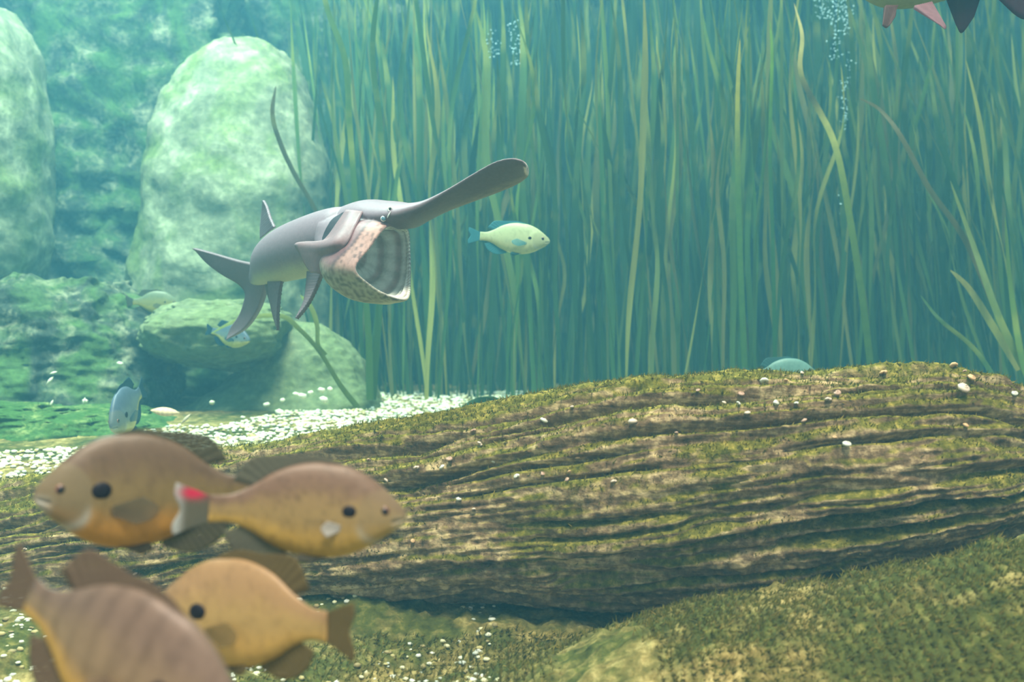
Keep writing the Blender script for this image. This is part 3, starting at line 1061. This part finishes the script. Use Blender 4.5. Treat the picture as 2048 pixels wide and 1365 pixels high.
    # caudal
    if 'tail' in fins or fins == 'all':
        base = [(-0.485, 0, zz) for zz in (0.062, 0.03, 0.0, -0.03, -0.058)]
        edge = [(-0.66, 0.0, 0.135), (-0.665, 0, 0.075), (-0.635, 0, 0.0), (-0.665, 0, -0.075), (-0.66, 0, -0.13)]
        tf = fin('caudal_fin', base, edge, 0.005, 17)
        if pink_tail:
            me = tf.data
            co = np.array([q.co[:] for q in me.vertices])
            cc = np.array([d.color[:3] for d in me.color_attributes['tint'].data])
            pk = np.exp(-(((co[:, 0] + 0.575) / 0.055) ** 2 + ((co[:, 2] - 0.085 * deep) / 0.030) ** 2))[:, None]
            pale = sstep(-0.60, -0.65, co[:, 0])[:, None]
            cc = cc * (1 - pale * 0.8) + lin(205, 210, 210) * pale * 0.8
            pk = np.clip(pk * 1.5, 0, 1)
            cc = cc * (1 - pk) + lin(225, 60, 100) * pk
            buf = np.ones((len(co), 4), np.float32); buf[:, :3] = cc
            me.color_attributes['tint'].data.foreach_set('color', buf.ravel())
    for s in (-1, 1):
        hw_ = float(np.interp(0.34, PT, HTH))
        if pect:
            base = [(0.17, s * hw_ * 0.98, -0.055), (0.168, s * hw_ * 0.98, -0.07), (0.165, s * hw_ * 0.96, -0.085)]
            edge = [(0.02, s * (hw_ + 0.035), -0.005), (-0.05, s * (hw_ + 0.05), -0.05), (-0.03, s * (hw_ + 0.05), -0.10), (0.05, s * (hw_ + 0.035), -0.125)]
            if pect_col is None:
                fin('pectoral_fin', base, edge, 0.003, 9, 1.3, n=20, mat=M_fin_clear)
            else:
                edge = [(0.10, s * (hw_ + 0.03), -0.03), (0.07, s * (hw_ + 0.035), -0.07), (0.10, s * (hw_ + 0.03), -0.115)]
                fin('pectoral_fin', base, edge, 0.003, 7, 1.0, n=20, color=pect_col)
        base = [(0.13, s * 0.028, bz(0.37) + 0.004), (0.10, s * 0.03, bz(0.40) + 0.002), (0.075, s * 0.03, bz(0.425))]
        edge = [(0.0, s * 0.05, bz(0.5) - 0.035), (-0.05, s * 0.055, bz(0.55) - 0.025), (-0.04, s * 0.045, bz(0.55) + 0.005)]
        fin('pelvic_fin', base, edge, 0.003, 7, 0.7, n=18)
        hy = float(np.interp(0.115, PT, HTH))
        e = ball('eye', (0, 0, 0), 0.029, mat_iris, root, (1, 0.45, 1))
        e.data.transform(Matrix.Translation((0.385, s * hy * 0.86, 0.026 * deep)))
        pu = ball('pupil', (0, 0, 0), 0.020, M_eye_dark, e, (1, 0.4, 1))
        pu.data.transform(Matrix.Translation((0.387, s * (hy * 0.86 + 0.0085), 0.027 * deep)))
        hy = float(np.interp(0.29, PT, HTH))
        ef = ball('ear_flap', (0, 0, 0), ear, M_black, root, (1.15, 0.28, 1.0))
        ef.data.transform(Matrix.Translation((0.205, s * hy * 1.04, 0.02 * deep)))
    return root


mat_iris = mat_plain('iris', lin(120, 84, 70), 0.25, 0.5, 0.2)

fin_grey = lin(84, 84, 76)
PAL_A = (lin(106, 84, 64), lin(134, 112, 70), lin(200, 142, 60), lin(104, 102, 88))
PAL_B = (lin(124, 96, 76), lin(160, 132, 82), lin(216, 172, 84), lin(124, 124, 110))
PAL_C = (lin(170, 134, 92), lin(186, 152, 92), lin(222, 176, 96), lin(138, 124, 86))
PAL_D = (lin(120, 102, 86), lin(140, 120, 90), lin(206, 164, 84), lin(130, 116, 100))
PAL_P = (lin(196, 200, 152), lin(208, 208, 158), lin(216, 204, 148), lin(90, 170, 190))
PAL_F = (lin(120, 122, 92), lin(150, 138, 80), lin(190, 165, 70), lin(110, 110, 90))
PAL_G = (lin(92, 104, 120), lin(120, 130, 130), lin(220, 200, 110), lin(60, 100, 125))

sunfish('bluegill with orange belly and big black ear flap, facing left', P(280, 984, 1.02), 0.184, 180 + 33, 2, 0, PAL_A, 1.14, bend=0.35, dorsal=0.12, cheek=1.0, ear=0.042,
        group='bluegills in front of the log', seed=1)
sunfish('speckled bluegill with a red-blotched tail, facing right above the others', P(622, 1022, 0.985), 0.170, 4, -4, 0, PAL_B, 1.0, bend=-0.25, dorsal=0.35, spots=0.30, cheek=0.6,
        pink_tail=True, pect_col=lin(232, 232, 228), ear=0.032, group='bluegills in front of the log', seed=2)
sunfish('tan bluegill facing left, its head hidden behind the lowest fish', P(488, 1230, 0.95), 0.176, 180 - 16, 0, 0, PAL_C, 1.06, bend=0.2, dorsal=0.5, ear=0.040,
        group='bluegills in front of the log', seed=3)
sunfish('purplish-brown bluegill cut off by the lower left corner, nose down', P(240, 1330, 0.72), 0.185, -10, -22, 0, PAL_D, 1.05, bend=0.3, dorsal=0.4, bars=0.22, ear=0.034,
        group='bluegills in front of the log', seed=4)
sunfish('pale yellow sunfish swimming beneath the paddlefish\'s snout', P(1030, 478, 3.0), 0.192, 3, -4, 0, PAL_P, 0.88, dorsal=0.25, cheek=0.7, ear=0.022,
        group='sunfish in open water', seed=5)
sunfish('faint yellowish sunfish before the dark rock, left of the paddlefish\'s tail', P(312, 606, 4.0), 0.160, 12, -2, 0, PAL_F, 1.05, dorsal=0.3, ear=0.02, group='sunfish in open water', seed=6)
sunfish('blue-grey sunfish with yellow belly, half behind the paddlefish\'s tail', P(462, 672, 3.55), 0.150, -22, -12, 0, PAL_G, 1.0, dorsal=0.4, ear=0.026, group='sunfish in open water', seed=7)
sunfish('small grey sunfish facing the viewer, low over the algae mound', P(252, 820, 2.9), 0.215, -92, -22, 6, PAL_G, 1.12, dorsal=0.3, ear=0.034, cheek=0.8, group='sunfish in open water', seed=8)
sunfish('dim grey-green sunfish whose back just shows above the log', P(1572, 752, 3.0), 0.185, 8, 0, 0, (lin(120, 150, 140), lin(120, 150, 140), lin(150, 170, 140), lin(90, 140, 150)), 1.0,
        dorsal=0.2, group='sunfish in open water', seed=9)

# ------------------------------------------------------------------ the redhorse at the top right edge


def top_fish():
    Y = 2.1
    root = empty('sucker_fish', tuple(P(1960, -70, Y)))
    tag(root, 'dark-finned fish leaving the frame at the upper right corner', 'fish')
    base = np.array(root.location)
    sp = [(1700, -35, 8), (1725, -35, 30), (1770, -37, 52), (1830, -45, 60), (1900, -62, 60), (1980, -75, 52), (2060, -88, 38), (2110, -95, 26), (2140, -98, 22)]
    rings = []
    th = np.linspace(0, 2 * np.pi, 40, endpoint=False)
    for (u, v, r) in catmull(np.array(sp, float), 60):
        c = P(u, v, Y)
        h = r / FPX * Y
        rings.append(np.stack([c[0] + 0 * th, c[1] + 0.7 * h * np.cos(th), c[2] + h * np.sin(th)], -1))
    v, f = loft(rings)
    z = np.tile(np.sin(th), 60)
    z = np.concatenate([z, [0, 0]])[:, None]
    k = sstep(-0.4, 0.5, z)
    col = lin(150, 150, 110) * (1 - k) + lin(90, 86, 66) * k
    mesh_obj('body', v - base, f, M_fish, root, colors=col)

    def fin(nm, b, e, col):
        vv, ff, par = fin_mesh([P(*q) - base for q in b], [P(*q) - base for q in e], 0.004, 26, 10, 9)
        c = np.asarray(col) * (0.8 + 0.2 * par[:, :1])
        mesh_obj(nm, vv, ff, M_fin, root, colors=c)

    fin('pectoral_fin', [(1770, 12, 2.05), (1785, 12, 2.06), (1795, 12, 2.07)], [(1765, 52, 2.02), (1775, 55, 2.03), (1790, 34, 2.04)], lin(120, 90, 90))
    fin('pelvic_fin', [(1828, 14, 2.04), (1845, 10, 2.05), (1862, 6, 2.06)], [(1880, 50, 2.0), (1890, 58, 2.0), (1893, 52, 2.0)], lin(176, 130, 144))
    fin('anal_fin', [(1893, -4, 2.1), (1925, -10, 2.1), (1965, -20, 2.1)], [(1912, 50, 2.1), (1924, 66, 2.1), (1948, 34, 2.1)], lin(72, 38, 62))
    fin('caudal_fin', [(2125, -120, 2.1), (2130, -98, 2.1), (2125, -78, 2.1)], [(2230, -190, 2.12), (2190, -98, 2.12), (2210, 20, 2.12)], lin(72, 38, 62))
    e = ball('eye', (0, 0, 0), 0.007, M_eye_dark, root)
    e.location = P(1722, -42, Y - 0.03) - base
    # second fin seen at the very corner
    fin('lower_tail_lobe', [(2070, -62, 2.1), (2090, -66, 2.1), (2110, -74, 2.1)], [(1998, 0, 2.08), (2040, 36, 2.08), (2080, 40, 2.08)], lin(80, 42, 64))


top_fish()

# ------------------------------------------------------------------ the paddlefish


def paddlefish():
    root = empty('paddlefish', tuple(P(640, 560, 2.4)))
    tag(root, 'grey paddlefish with long flat snout and gaping mouth, swimming toward the right', 'fish')
    base = np.array(root.location)
    V, F, COL = [], [], []
    off = 0

    def add(v, f, c):
        nonlocal off
        V.append(np.asarray(v)); COL.append(np.asarray(c))
        F.extend([[i + off for i in q] for q in f])
        off += len(v)

    grey = lin(138, 121, 134)
    greyd = lin(104, 94, 104)
    pale = lin(170, 166, 140)
    # 1 trunk
    sp = [(498, 566, 2.86, 0.018, 0.012), (512, 552, 2.80, 0.026, 0.018), (524, 538, 2.72, 0.040, 0.030), (540, 523, 2.62, 0.054, 0.044), (572, 508, 2.51, 0.063, 0.053),
          (622, 492, 2.40, 0.067, 0.057), (665, 480, 2.33, 0.067, 0.058), (690, 474, 2.29, 0.062, 0.055), (702, 470, 2.27, 0.045, 0.042)]
    q = catmull([np.concatenate([P(a, b, c), [d, e]]) for a, b, c, d, e in sp], 90)
    th = np.linspace(0, 2 * np.pi, 60, endpoint=False)
    ctr = q[:, :3]
    tan = np.gradient(ctr, axis=0)
    tan /= np.linalg.norm(tan, axis=1)[:, None]
    right = np.cross(tan, [0, 0, 1.0])
    right /= np.linalg.norm(right, axis=1)[:, None]
    up = np.cross(right, tan)
    rings = ctr[:, None] + up[:, None] * (q[:, 3][:, None] * np.cos(th))[..., None] + right[:, None] * (q[:, 4][:, None] * np.sin(th))[..., None]
    v, f = loft(rings)
    k = np.tile(np.cos(th), 90)
    k = np.concatenate([k, [0, 0]])[:, None]
    kk = sstep(-0.45, -0.9, k + 0.1 * fbm(v * 20, 2)[:, None])
    col = grey * (1 - kk) + pale * kk
    add(v, f, col)
    # 2 skull and rostrum: near edge, far edge, thickness
    rs = [((640, 468, 2.33), (690, 462, 2.44), 0.085), ((700, 440, 2.21), (752, 430, 2.36), 0.070), ((745, 436, 2.14), (800, 426, 2.28), 0.058), ((780, 431, 2.105), (824, 432, 2.24), 0.054),
          ((812, 422, 2.09), (838, 440, 2.20), 0.046), ((850, 406, 2.08), (858, 436, 2.165), 0.030), ((900, 377, 2.055), (900, 420, 2.13), 0.018), ((948, 347, 2.035), (948, 403, 2.105), 0.015),
          ((990, 324, 2.01), (1000, 384, 2.085), 0.014), ((1022, 317, 1.995), (1036, 368, 2.065), 0.014), ((1044, 322, 1.99), (1055, 354, 2.045), 0.013), ((1052, 332, 2.0), (1058, 346, 2.03), 0.010)]
    q = catmull([np.concatenate([P(*a), P(*b), [t]]) for a, b, t in rs], 110)
    a, b = q[:, :3], q[:, 3:6]
    c = (a + b) / 2
    L = (a - b) / 2
    tan = np.gradient(c, axis=0)
    nn = np.cross(tan, L)
    nn /= np.linalg.norm(nn, axis=1)[:, None]
    ex = np.sign(np.sin(th)) * np.abs(np.sin(th)) ** 1.0
    rings = c[:, None] + L[:, None] * np.cos(th)[None, :, None] + nn[:, None] * (q[:, 6][:, None] / 2 * ex[None])[..., None]
    v, f = loft(rings)
    s = np.concatenate([np.repeat(np.linspace(0, 1, 110), 60), [0, 1]])
    sgn = np.concatenate([np.tile(np.sin(th), 110), [0, 0]])
    upz = nn[60, 2] > 0
    topk = sstep(-0.2, 0.3, sgn if upz else -sgn)[:, None]
    und = lin(112, 100, 104)
    col = und * (1 - topk) + grey * topk
    # far lower margin of the underside is lighter and finely lined
    lat = np.concatenate([np.tile(np.cos(th), 110), [0, 0]])
    lf = (sstep(-0.2, -0.9, lat) * sstep(0.45, 0.6, s))[:, None] * (0.6 + 0.4 * np.sin(lat * 60 + 5 * noise(v * 60)))[:, None]
    col = col * (1 - 0.6 * lf) + lin(176, 160, 132) * 0.6 * lf
    # scuffed white and pink tip
    tipn = sstep(0.915, 0.955, s + 0.04 * noise(v * 60))[:, None] * sstep(-0.22, 0.1, noise(v * 95))[:, None]
    col = col * (1 - tipn) + (lin(240, 236, 236) * 0.75 + lin(220, 130, 120) * 0.25) * tipn
    add(v, f, col)
    # 3 the gaping head: outer skin from the neck to the lip, then the lining back to the throat
    R_ = np.array([-0.62, -0.78, 0.0])
    nk = P(672, 486, 2.31)
    slots_ang = [90, 140, 165, 190, 220, 245, 270, 295, 330, 10, 45]       # top, near side down to chin, far side up
    neck = np.array([nk + np.array([0, 0, 1]) * 0.064 * math.sin(math.radians(g)) - R_ * 0.060 * math.cos(math.radians(g)) for g in slots_ang])
    mid = np.array([P(*w) for w in [(748, 440, 2.22), (722, 446, 2.135), (690, 490, 2.11), (652, 528, 2.125), (656, 566, 2.135), (696, 597, 2.14), (742, 606, 2.165), (778, 604, 2.21),
                                    (806, 572, 2.26), (812, 512, 2.29), (802, 458, 2.28)]])
    rim = np.array([P(*w) for w in [(795, 450, 2.17), (768, 452, 2.115), (735, 494, 2.085), (705, 538, 2.07), (737, 574, 2.075), (776, 596, 2.08), (806, 603, 2.10), (819, 594, 2.125),
                                    (822, 560, 2.20), (821, 505, 2.255), (817, 460, 2.245)]])
    cm, cr = mid.mean(0), rim.mean(0)

    def inset(r, d):
        c_ = r.mean(0)
        w = r - c_
        l = np.linalg.norm(w, axis=1)[:, None]
        return c_ + w * np.maximum(l - d, 0.3 * l) / l

    lip = inset(rim, 0.006) + (rim - mid) * 0.02
    im2 = inset(rim * 0.68 + mid * 0.32, 0.007)
    imid = inset(mid * 0.62 + rim * 0.38, 0.009)
    thr = neck.mean(0) * 0.30 + mid.mean(0) * 0.70
    throat = thr + (mid - cm) * 0.62
    end = thr + (neck - neck.mean(0)) * 0.15 + (neck.mean(0) - thr) * 0.3
    ctrl = [neck, neck * 0.5 + mid * 0.5 + (mid - cm) * 0.05, mid, mid * 0.45 + rim * 0.55 + (mid - cm) * 0.035, rim, lip, im2, imid, throat, end]
    ctrl = np.array([catmull(r, 72, closed=True) for r in ctrl])
    NR = 150
    rings = catmull(ctrl, NR)
    tpar = np.linspace(0, len(ctrl) - 1, NR)
    sl = np.linspace(0, 11, 72, endpoint=False)
    inner = sstep(4.9, 5.4, tpar)
    # gill arches: hoops standing off the lining
    ridge = 0.5 + 0.5 * np.cos((tpar - 5.0) * 2 * np.pi * 1.5)
    cen = rings.mean(1)
    d = cen[:, None] - rings
    d /= np.linalg.norm(d, axis=-1)[..., None] + 1e-9
    rings = rings + d * (0.007 * ridge * inner * sstep(9, 8, tpar))[:, None, None]
    v, f = loft(rings)
    Tp = np.concatenate([np.repeat(tpar, 72), [0, 9]])
    Sp = np.concatenate([np.tile(sl, NR), [0, 0]])
    nz = fbm(v * 30, 3)
    col = np.tile(grey, (len(v), 1))
    # opercle and cheek: pinkish mauve
    ck = (sstep(0.5, 1.0, Sp) * sstep(4.6, 3.8, Sp) * sstep(1.1, 1.6, Tp))[:, None]
    col = col * (1 - ck) + lin(140, 106, 112) * ck
    # upper-jaw band, pink with dark spots, running from eye to jaw corner
    bd = (sstep(2.35, 2.8, Tp) * sstep(0.6, 1.1, Sp) * sstep(3.9, 3.3, Sp))[:, None]
    spt = sstep(0.12, 0.28, noise(v * np.array([190, 190, 190])))[:, None]
    col = col * (1 - bd) + (lin(186, 146, 140) * (1 - 0.75 * spt) + lin(80, 64, 72) * 0.75 * spt) * bd
    dk = np.exp(-((Tp - 2.55) / 0.16) ** 2)[:, None] * (sstep(0.4, 1.0, Sp) * sstep(3.6, 3.0, Sp))[:, None]
    col = col * (1 - 0.7 * dk) + lin(84, 74, 84) * 0.7 * dk
    # lower pouch: mottled olive over cream
    lw = (sstep(2.7, 3.7, Sp) * sstep(8.6, 7.6, Sp))[:, None]
    mot = sstep(-0.15, 0.25, fbm(v * np.array([120, 120, 150]), 3, 0.7))[:, None]
    low = lin(176, 166, 144) * (1 - mot) + lin(114, 106, 94) * mot
    edge = sstep(5.2, 6.4, Sp)[:, None]
    low = low * (1 - 0.5 * edge) + lin(206, 196, 160) * 0.5 * edge
    col = col * (1 - lw) + low * lw
    # lip margin dark mauve, lining white and cream with pink and brown furrows
    ins = sstep(4.7, 5.05, Tp)[:, None]
    lining = lin(250, 248, 242) * (0.85 + 0.15 * np.concatenate([np.repeat(ridge, 72), [0, 0]]))[:, None]
    fur = sstep(0.45, 0.1, np.concatenate([np.repeat(ridge, 72), [0, 0]]))[:, None]
    tone = lin(176, 128, 124) * sstep(-0.1, 0.2, nz)[:, None] + lin(140, 118, 108) * (1 - sstep(-0.1, 0.2, nz))[:, None]
    lining = lining * (1 - 0.55 * fur) + tone * 0.55 * fur
    lining = lining * (0.9 + 0.1 * np.sin(Sp * 9 + nz * 3))[:, None]
    col = col * (1 - ins) + lining * ins
    lipk = np.exp(-((Tp - 4.55) / 0.22) ** 2)[:, None] * 0.55
    col = col * (1 - lipk) + lin(122, 112, 124) * lipk
    add(v, f, col)

    V = np.concatenate(V); COL = np.concatenate(COL)
    tmp = mesh_obj('tmp', V - base, F)
    rm = tmp.modifiers.new('remesh', 'REMESH'); rm.mode = 'VOXEL'; rm.voxel_size = 0.0021
    sm = tmp.modifiers.new('smooth', 'SMOOTH'); sm.factor = 0.5; sm.iterations = 4
    dg = bpy.context.evaluated_depsgraph_get()
    me = bpy.data.meshes.new_from_object(tmp.evaluated_get(dg))
    bpy.data.objects.remove(tmp)
    co = np.zeros(len(me.vertices) * 3)
    me.vertices.foreach_get('co', co)
    co = co.reshape(-1, 3)
    kd = kdtree.KDTree(len(V))
    for i, p in enumerate(V - base):
        kd.insert(p, i)
    kd.balance()
    cols = np.zeros((len(co), 3))
    for i, p in enumerate(co):
        near = kd.find_n(p, 4)
        w = np.array([1 / (x[2] + 1e-4) for x in near])
        cols[i] = (COL[[x[1] for x in near]] * w[:, None]).sum(0) / w.sum()
    if me.color_attributes:
        for a_ in list(me.color_attributes):
            me.color_attributes.remove(a_)
    set_colors(me, cols)
    me.materials.clear()
    me.materials.append(M_pad)
    me.polygons.foreach_set('use_smooth', np.ones(len(me.polygons), bool))
    body = bpy.data.objects.new('body', me)
    C.objects.link(body)
    body.parent = root
    W = co + base
    Wp = pix(W)

    def fin(nm, b, e, thick, col, rays=16, n=40, m=14, dark=0.25, pale_edge=0.0, lab=None):
        vv, ff, par = fin_mesh([P(*q_) - base for q_ in b], [P(*q_) - base for q_ in e], thick, n, m, rays)
        c = np.asarray(col) * (0.95 + 0.05 * par[:, :1]) * (1 - dark * par[:, 1:] ** 2)
        return mesh_obj(nm, vv, ff, M_pad, root, colors=c)

    fg = lin(122, 106, 114)
    # tail: long upper lobe and shorter, broader lower lobe
    fin('caudal_fin', [(388, 497, 2.90), (430, 508, 2.87), (475, 521, 2.82), (520, 533, 2.76), (532, 558, 2.75), (529, 590, 2.78), (515, 625, 2.82), (490, 658, 2.86), (455, 679, 2.90)],
        [(390, 501, 2.90), (415, 528, 2.89), (445, 550, 2.87), (476, 568, 2.85), (490, 586, 2.84), (487, 608, 2.85), (478, 632, 2.87), (463, 654, 2.89), (453, 677, 2.90)], 0.008, fg, 0, 80, 14)
    return root, base, W, Wp, fin, fg


PF, PF_BASE, PF_W, PF_PIX, pfin, fg = paddlefish()


def outline_plate(name, loop, depth_fn, thick, mat, parent, base, col, fold=0.0, n=90):
    """a fleshy fin: outline (u, v), distance from depth_fn(u, v), thickest inside, sharp at its margin"""
    pts = catmull(np.array(loop, float), n, closed=True)
    c = pts.mean(0)
    K = 10
    rows = []
    for k in range(K + 1):
        s = 1 - k / K
        rows.append(c + (pts - c) * s)
    G = np.array(rows)                                     # margin -> centre
    p3 = np.array([[P(u, v, depth_fn(u, v)) for u, v in r] for r in G])
    d1 = p3[0, n // 4] - p3[0, 3 * n // 4]
    d2 = p3[0, 0] - p3[0, n // 2]
    nn = np.cross(d1, d2); nn /= np.linalg.norm(nn)
    s = np.linspace(0, 1, K + 1)
    th = thick * np.sqrt(np.clip(s, 0, 1)) * 0.9 + thick * 0.12
    A = p3 + nn * th[:, None, None]
    B = p3 - nn * th[:, None, None]
    rings = np.concatenate([A[::-1], B])
    v, f = loft(rings)
    lines = 0.88 + 0.12 * np.sin(np.arctan2(v[:, 2] - v[:, 2].mean(), v[:, 0] - v[:, 0].mean()) * 26)
    cc = np.asarray(col) * lines[:, None]
    return mesh_obj(name, v - base, f, mat, parent, colors=cc)


pfin('dorsal_fin', [(549, 454, 2.59), (541, 436, 2.62), (534, 414, 2.65), (527, 401, 2.67)], [(520, 478, 2.74), (520, 455, 2.74), (523, 425, 2.71), (525, 403, 2.68)], 0.004, lin(140, 126, 138))
pfin('pelvic_fin', [(572, 538, 2.50), (562, 575, 2.52), (557, 620, 2.53), (556, 661, 2.54)], [(534, 544, 2.58), (537, 588, 2.57), (545, 630, 2.56), (554, 659, 2.55)], 0.005, lin(128, 112, 118))
pfin('pelvic_fin', [(548, 540, 2.61), (545, 580, 2.63), (546, 618, 2.64)], [(529, 540, 2.68), (531, 575, 2.67), (541, 610, 2.65)], 0.005, lin(112, 100, 104))
pfin('pectoral_fin', [(646, 545, 2.26), (634, 575, 2.29), (616, 610, 2.31), (594, 638, 2.33)], [(614, 543, 2.35), (611, 578, 2.35), (606, 605, 2.34), (592, 634, 2.34)], 0.005, lin(134, 116, 126))


def gill_parts():
    b = PF_BASE
    # dark patch on the flank, its colour standing in for the shaded gill slit
    fr = [(694, 420), (676, 452), (660, 476), (648, 486)]
    re = [(688, 420), (662, 436), (645, 462), (638, 486)]

    def surf(u, v, off):
        p = surface_at(PF_W, PF_PIX, u, v, 4)
        return p - np.array([-0.35, 1, -0.1]) * off

    n, m = 20, 6
    A = catmull(np.array(fr, float), n); B = catmull(np.array(re, float), n)
    t = np.linspace(0, 1, m)[None, :, None]
    g = A[:, None] * (1 - t) + B[:, None] * t
    top = np.array([[surf(u, v, 0.004) for u, v in r] for r in g])
    bot = np.array([[surf(u, v, -0.004) for u, v in r] for r in g])
    k = n * m
    f = grid_faces(n, m)
    mesh_obj('gill_shade_patch', np.concatenate([top.reshape(-1, 3), bot.reshape(-1, 3)]) - b, np.concatenate([f, f[:, ::-1] + k]), M_gill_shade, PF)['label'] = 'dark patch painted as the shaded gill slit'
    # gill cover: flap lifted off the flank, drawn out into a backward point
    front = [(726, 424, 2.165), (710, 455, 2.125), (692, 490, 2.105), (664, 522, 2.135), (646, 550, 2.18)]
    midr = [(706, 421, 2.17), (682, 458, 2.135), (660, 488, 2.12), (630, 510, 2.18), (632, 546, 2.19)]
    rear = [(692, 420, 2.19), (664, 462, 2.175), (641, 484, 2.19), (590, 488, 2.27), (626, 550, 2.17)]
    rear2 = [(692, 420, 2.19), (672, 449, 2.18), (655, 473, 2.175), (641, 483, 2.19), (610, 484, 2.24), (590, 489, 2.27), (600, 510, 2.25), (608, 526, 2.24), (622, 546, 2.215)]
    n, m = 46, 14
    Fp = catmull([P(*q) for q in front], n)
    Rp = catmull([P(*q) for q in rear2], n)
    Mp = catmull([P(*q) for q in midr], n)
    G = catmull(np.array([Fp, Mp, Rp]), m)                  # (m, n, 3)
    d1 = np.gradient(G, axis=0); d2 = np.gradient(G, axis=1)
    nn = np.cross(d1, d2); nn /= np.linalg.norm(nn, axis=-1)[..., None]
    if nn[..., 1].mean() > 0:
        nn = -nn
    tk = 0.0035
    A = G + nn * tk * 0.3
    B = G - nn * tk
    k = n * m
    f = grid_faces(m, n)
    idx = np.arange(k).reshape(m, n)
    loop = np.concatenate([idx[0, :], idx[1:, -1], idx[-1, -2::-1], idx[-2:0:-1, 0]])
    rim = np.array([[c, a, a + k, c + k] for a, c in zip(loop, np.roll(loop, -1))])
    v = np.concatenate([A.reshape(-1, 3), B.reshape(-1, 3)])
    nz = fbm(v * 40, 3)[:, None]
    c = lin(150, 116, 122) * (0.5 - 0.5 * nz) + lin(128, 110, 120) * (0.5 + 0.5 * nz)
    mesh_obj('gill_cover', v - b, np.concatenate([f, f[:, ::-1] + k, rim]), M_pad, PF, colors=c)['label'] = 'pinkish mauve gill cover drawn out to a point'
    p = surface_at(PF_W, PF_PIX, 765, 440, 3)
    e = ball('eye', (0, 0, 0), 0.0056, M_white, PF, (1, 0.6, 1)); e.location = p - b
    pu = ball('iris', (0, 0, 0), 0.0046, M_eye_blue, e, (1, 0.6, 1)); pu.location = (0.0006, -0.0022, 0.0)
    p = surface_at(PF_W, PF_PIX, 779, 417, 3)
    # white-rimmed nostril with a loose shred of skin
    a = np.linspace(0, 2 * np.pi, 20, endpoint=False)
    bb = np.linspace(0, 2 * np.pi, 8, endpoint=False)
    tor = np.array([[((0.0040 + 0.0018 * np.cos(q)) * np.cos(w), -0.0018 * np.sin(q), (0.0040 + 0.0018 * np.cos(q)) * np.sin(w)) for q in bb] for w in a])
    fct = grid_faces(20, 8, True)
    last = np.array([[19 * 8 + j, 19 * 8 + (j + 1) % 8, (j + 1) % 8, j] for j in range(8)])
    nr = mesh_obj('nostril', tor.reshape(-1, 3), np.concatenate([fct, last]), M_white, PF)
    nr.location = p - b + np.array([0, -0.001, 0])
    nr['label'] = 'white-rimmed nostril'
    h = ball('nostril_hole', (0, 0, 0), 0.0032, M_eye_dark, nr, (1, 0.5, 1))
    q0 = p - b
    sh = lens_shape('skin_shred', 0.016, 0.0022, 0.0014, lin(236, 236, 236), M_pebble)
    sh.parent = PF
    sh.location = surface_at(PF_W, PF_PIX, 776, 429, 3) - b + np.array([0, -0.002, 0])
    sh.rotation_euler = (0, math.radians(-62), 0)


gill_parts()

# ------------------------------------------------------------------ streaks of small bluish white flecks behind the leaves


def flecks():
    pos, sz = [], []
    for (u, v0, v1, n, w) in [(1690, -20, 70, 90, 8), (1672, -20, 120, 80, 6), (1648, 0, 40, 50, 10), (1688, 160, 260, 60, 4), (1684, 365, 430, 30, 3), (1700, 100, 160, 24, 5), (1030, 40, 130, 60, 9), (985, 60, 120, 30, 8)]:
        for _ in range(n):
            pos.append(P(u + rng.normal(0, w), rng.uniform(v0, v1), 4.35 + rng.normal(0, 0.08)))
            sz.append(rng.uniform(0.0018, 0.0042))
    v, f = blobs(np.array(pos), np.array(sz), 1.0)
    o = mesh_obj('flecks', v, f, M_fleck)
    tag(o, 'bluish white streaks of fine flecks among the eelgrass', 'flecks', kind='stuff')


flecks()

# ------------------------------------------------------------------ the water


def water():
    x0, x1, y0, y1, z0, z1 = -4.3, 5.3, 0.5, 7.4, -0.9, 1.75
    v = [(x, y, z) for x in (x0, x1) for y in (y0, y1) for z in (z0, z1)]
    f = [(0, 1, 3, 2), (4, 6, 7, 5), (0, 4, 5, 1), (2, 3, 7, 6), (0, 2, 6, 4), (1, 5, 7, 3)]
    m = bpy.data.materials.new('green_water')
    m.use_nodes = True
    nt = m.node_tree
    nt.nodes.clear()
    out = nt.nodes.new('ShaderNodeOutputMaterial')
    sc = nt.nodes.new('ShaderNodeVolumeScatter')
    ab = nt.nodes.new('ShaderNodeVolumeAbsorption')
    ad = nt.nodes.new('ShaderNodeAddShader')
    smax = max(WATER_SCATTER)
    sc.inputs['Color'].default_value = (*[c / smax for c in WATER_SCATTER], 1)
    sc.inputs['Density'].default_value = smax
    sc.inputs['Anisotropy'].default_value = 0.0
    ab.inputs['Color'].default_value = (*[1 - c for c in WATER_ABSORB], 1)
    ab.inputs['Density'].default_value = 1.0
    nt.links.new(sc.outputs[0], ad.inputs[0])
    nt.links.new(ab.outputs[0], ad.inputs[1])
    nt.links.new(ad.outputs[0], out.inputs['Volume'])
    o = mesh_obj('water', v, f, m, smooth=False)
    tag(o, 'hazy blue-green water filling the tank', kind='structure')


water()
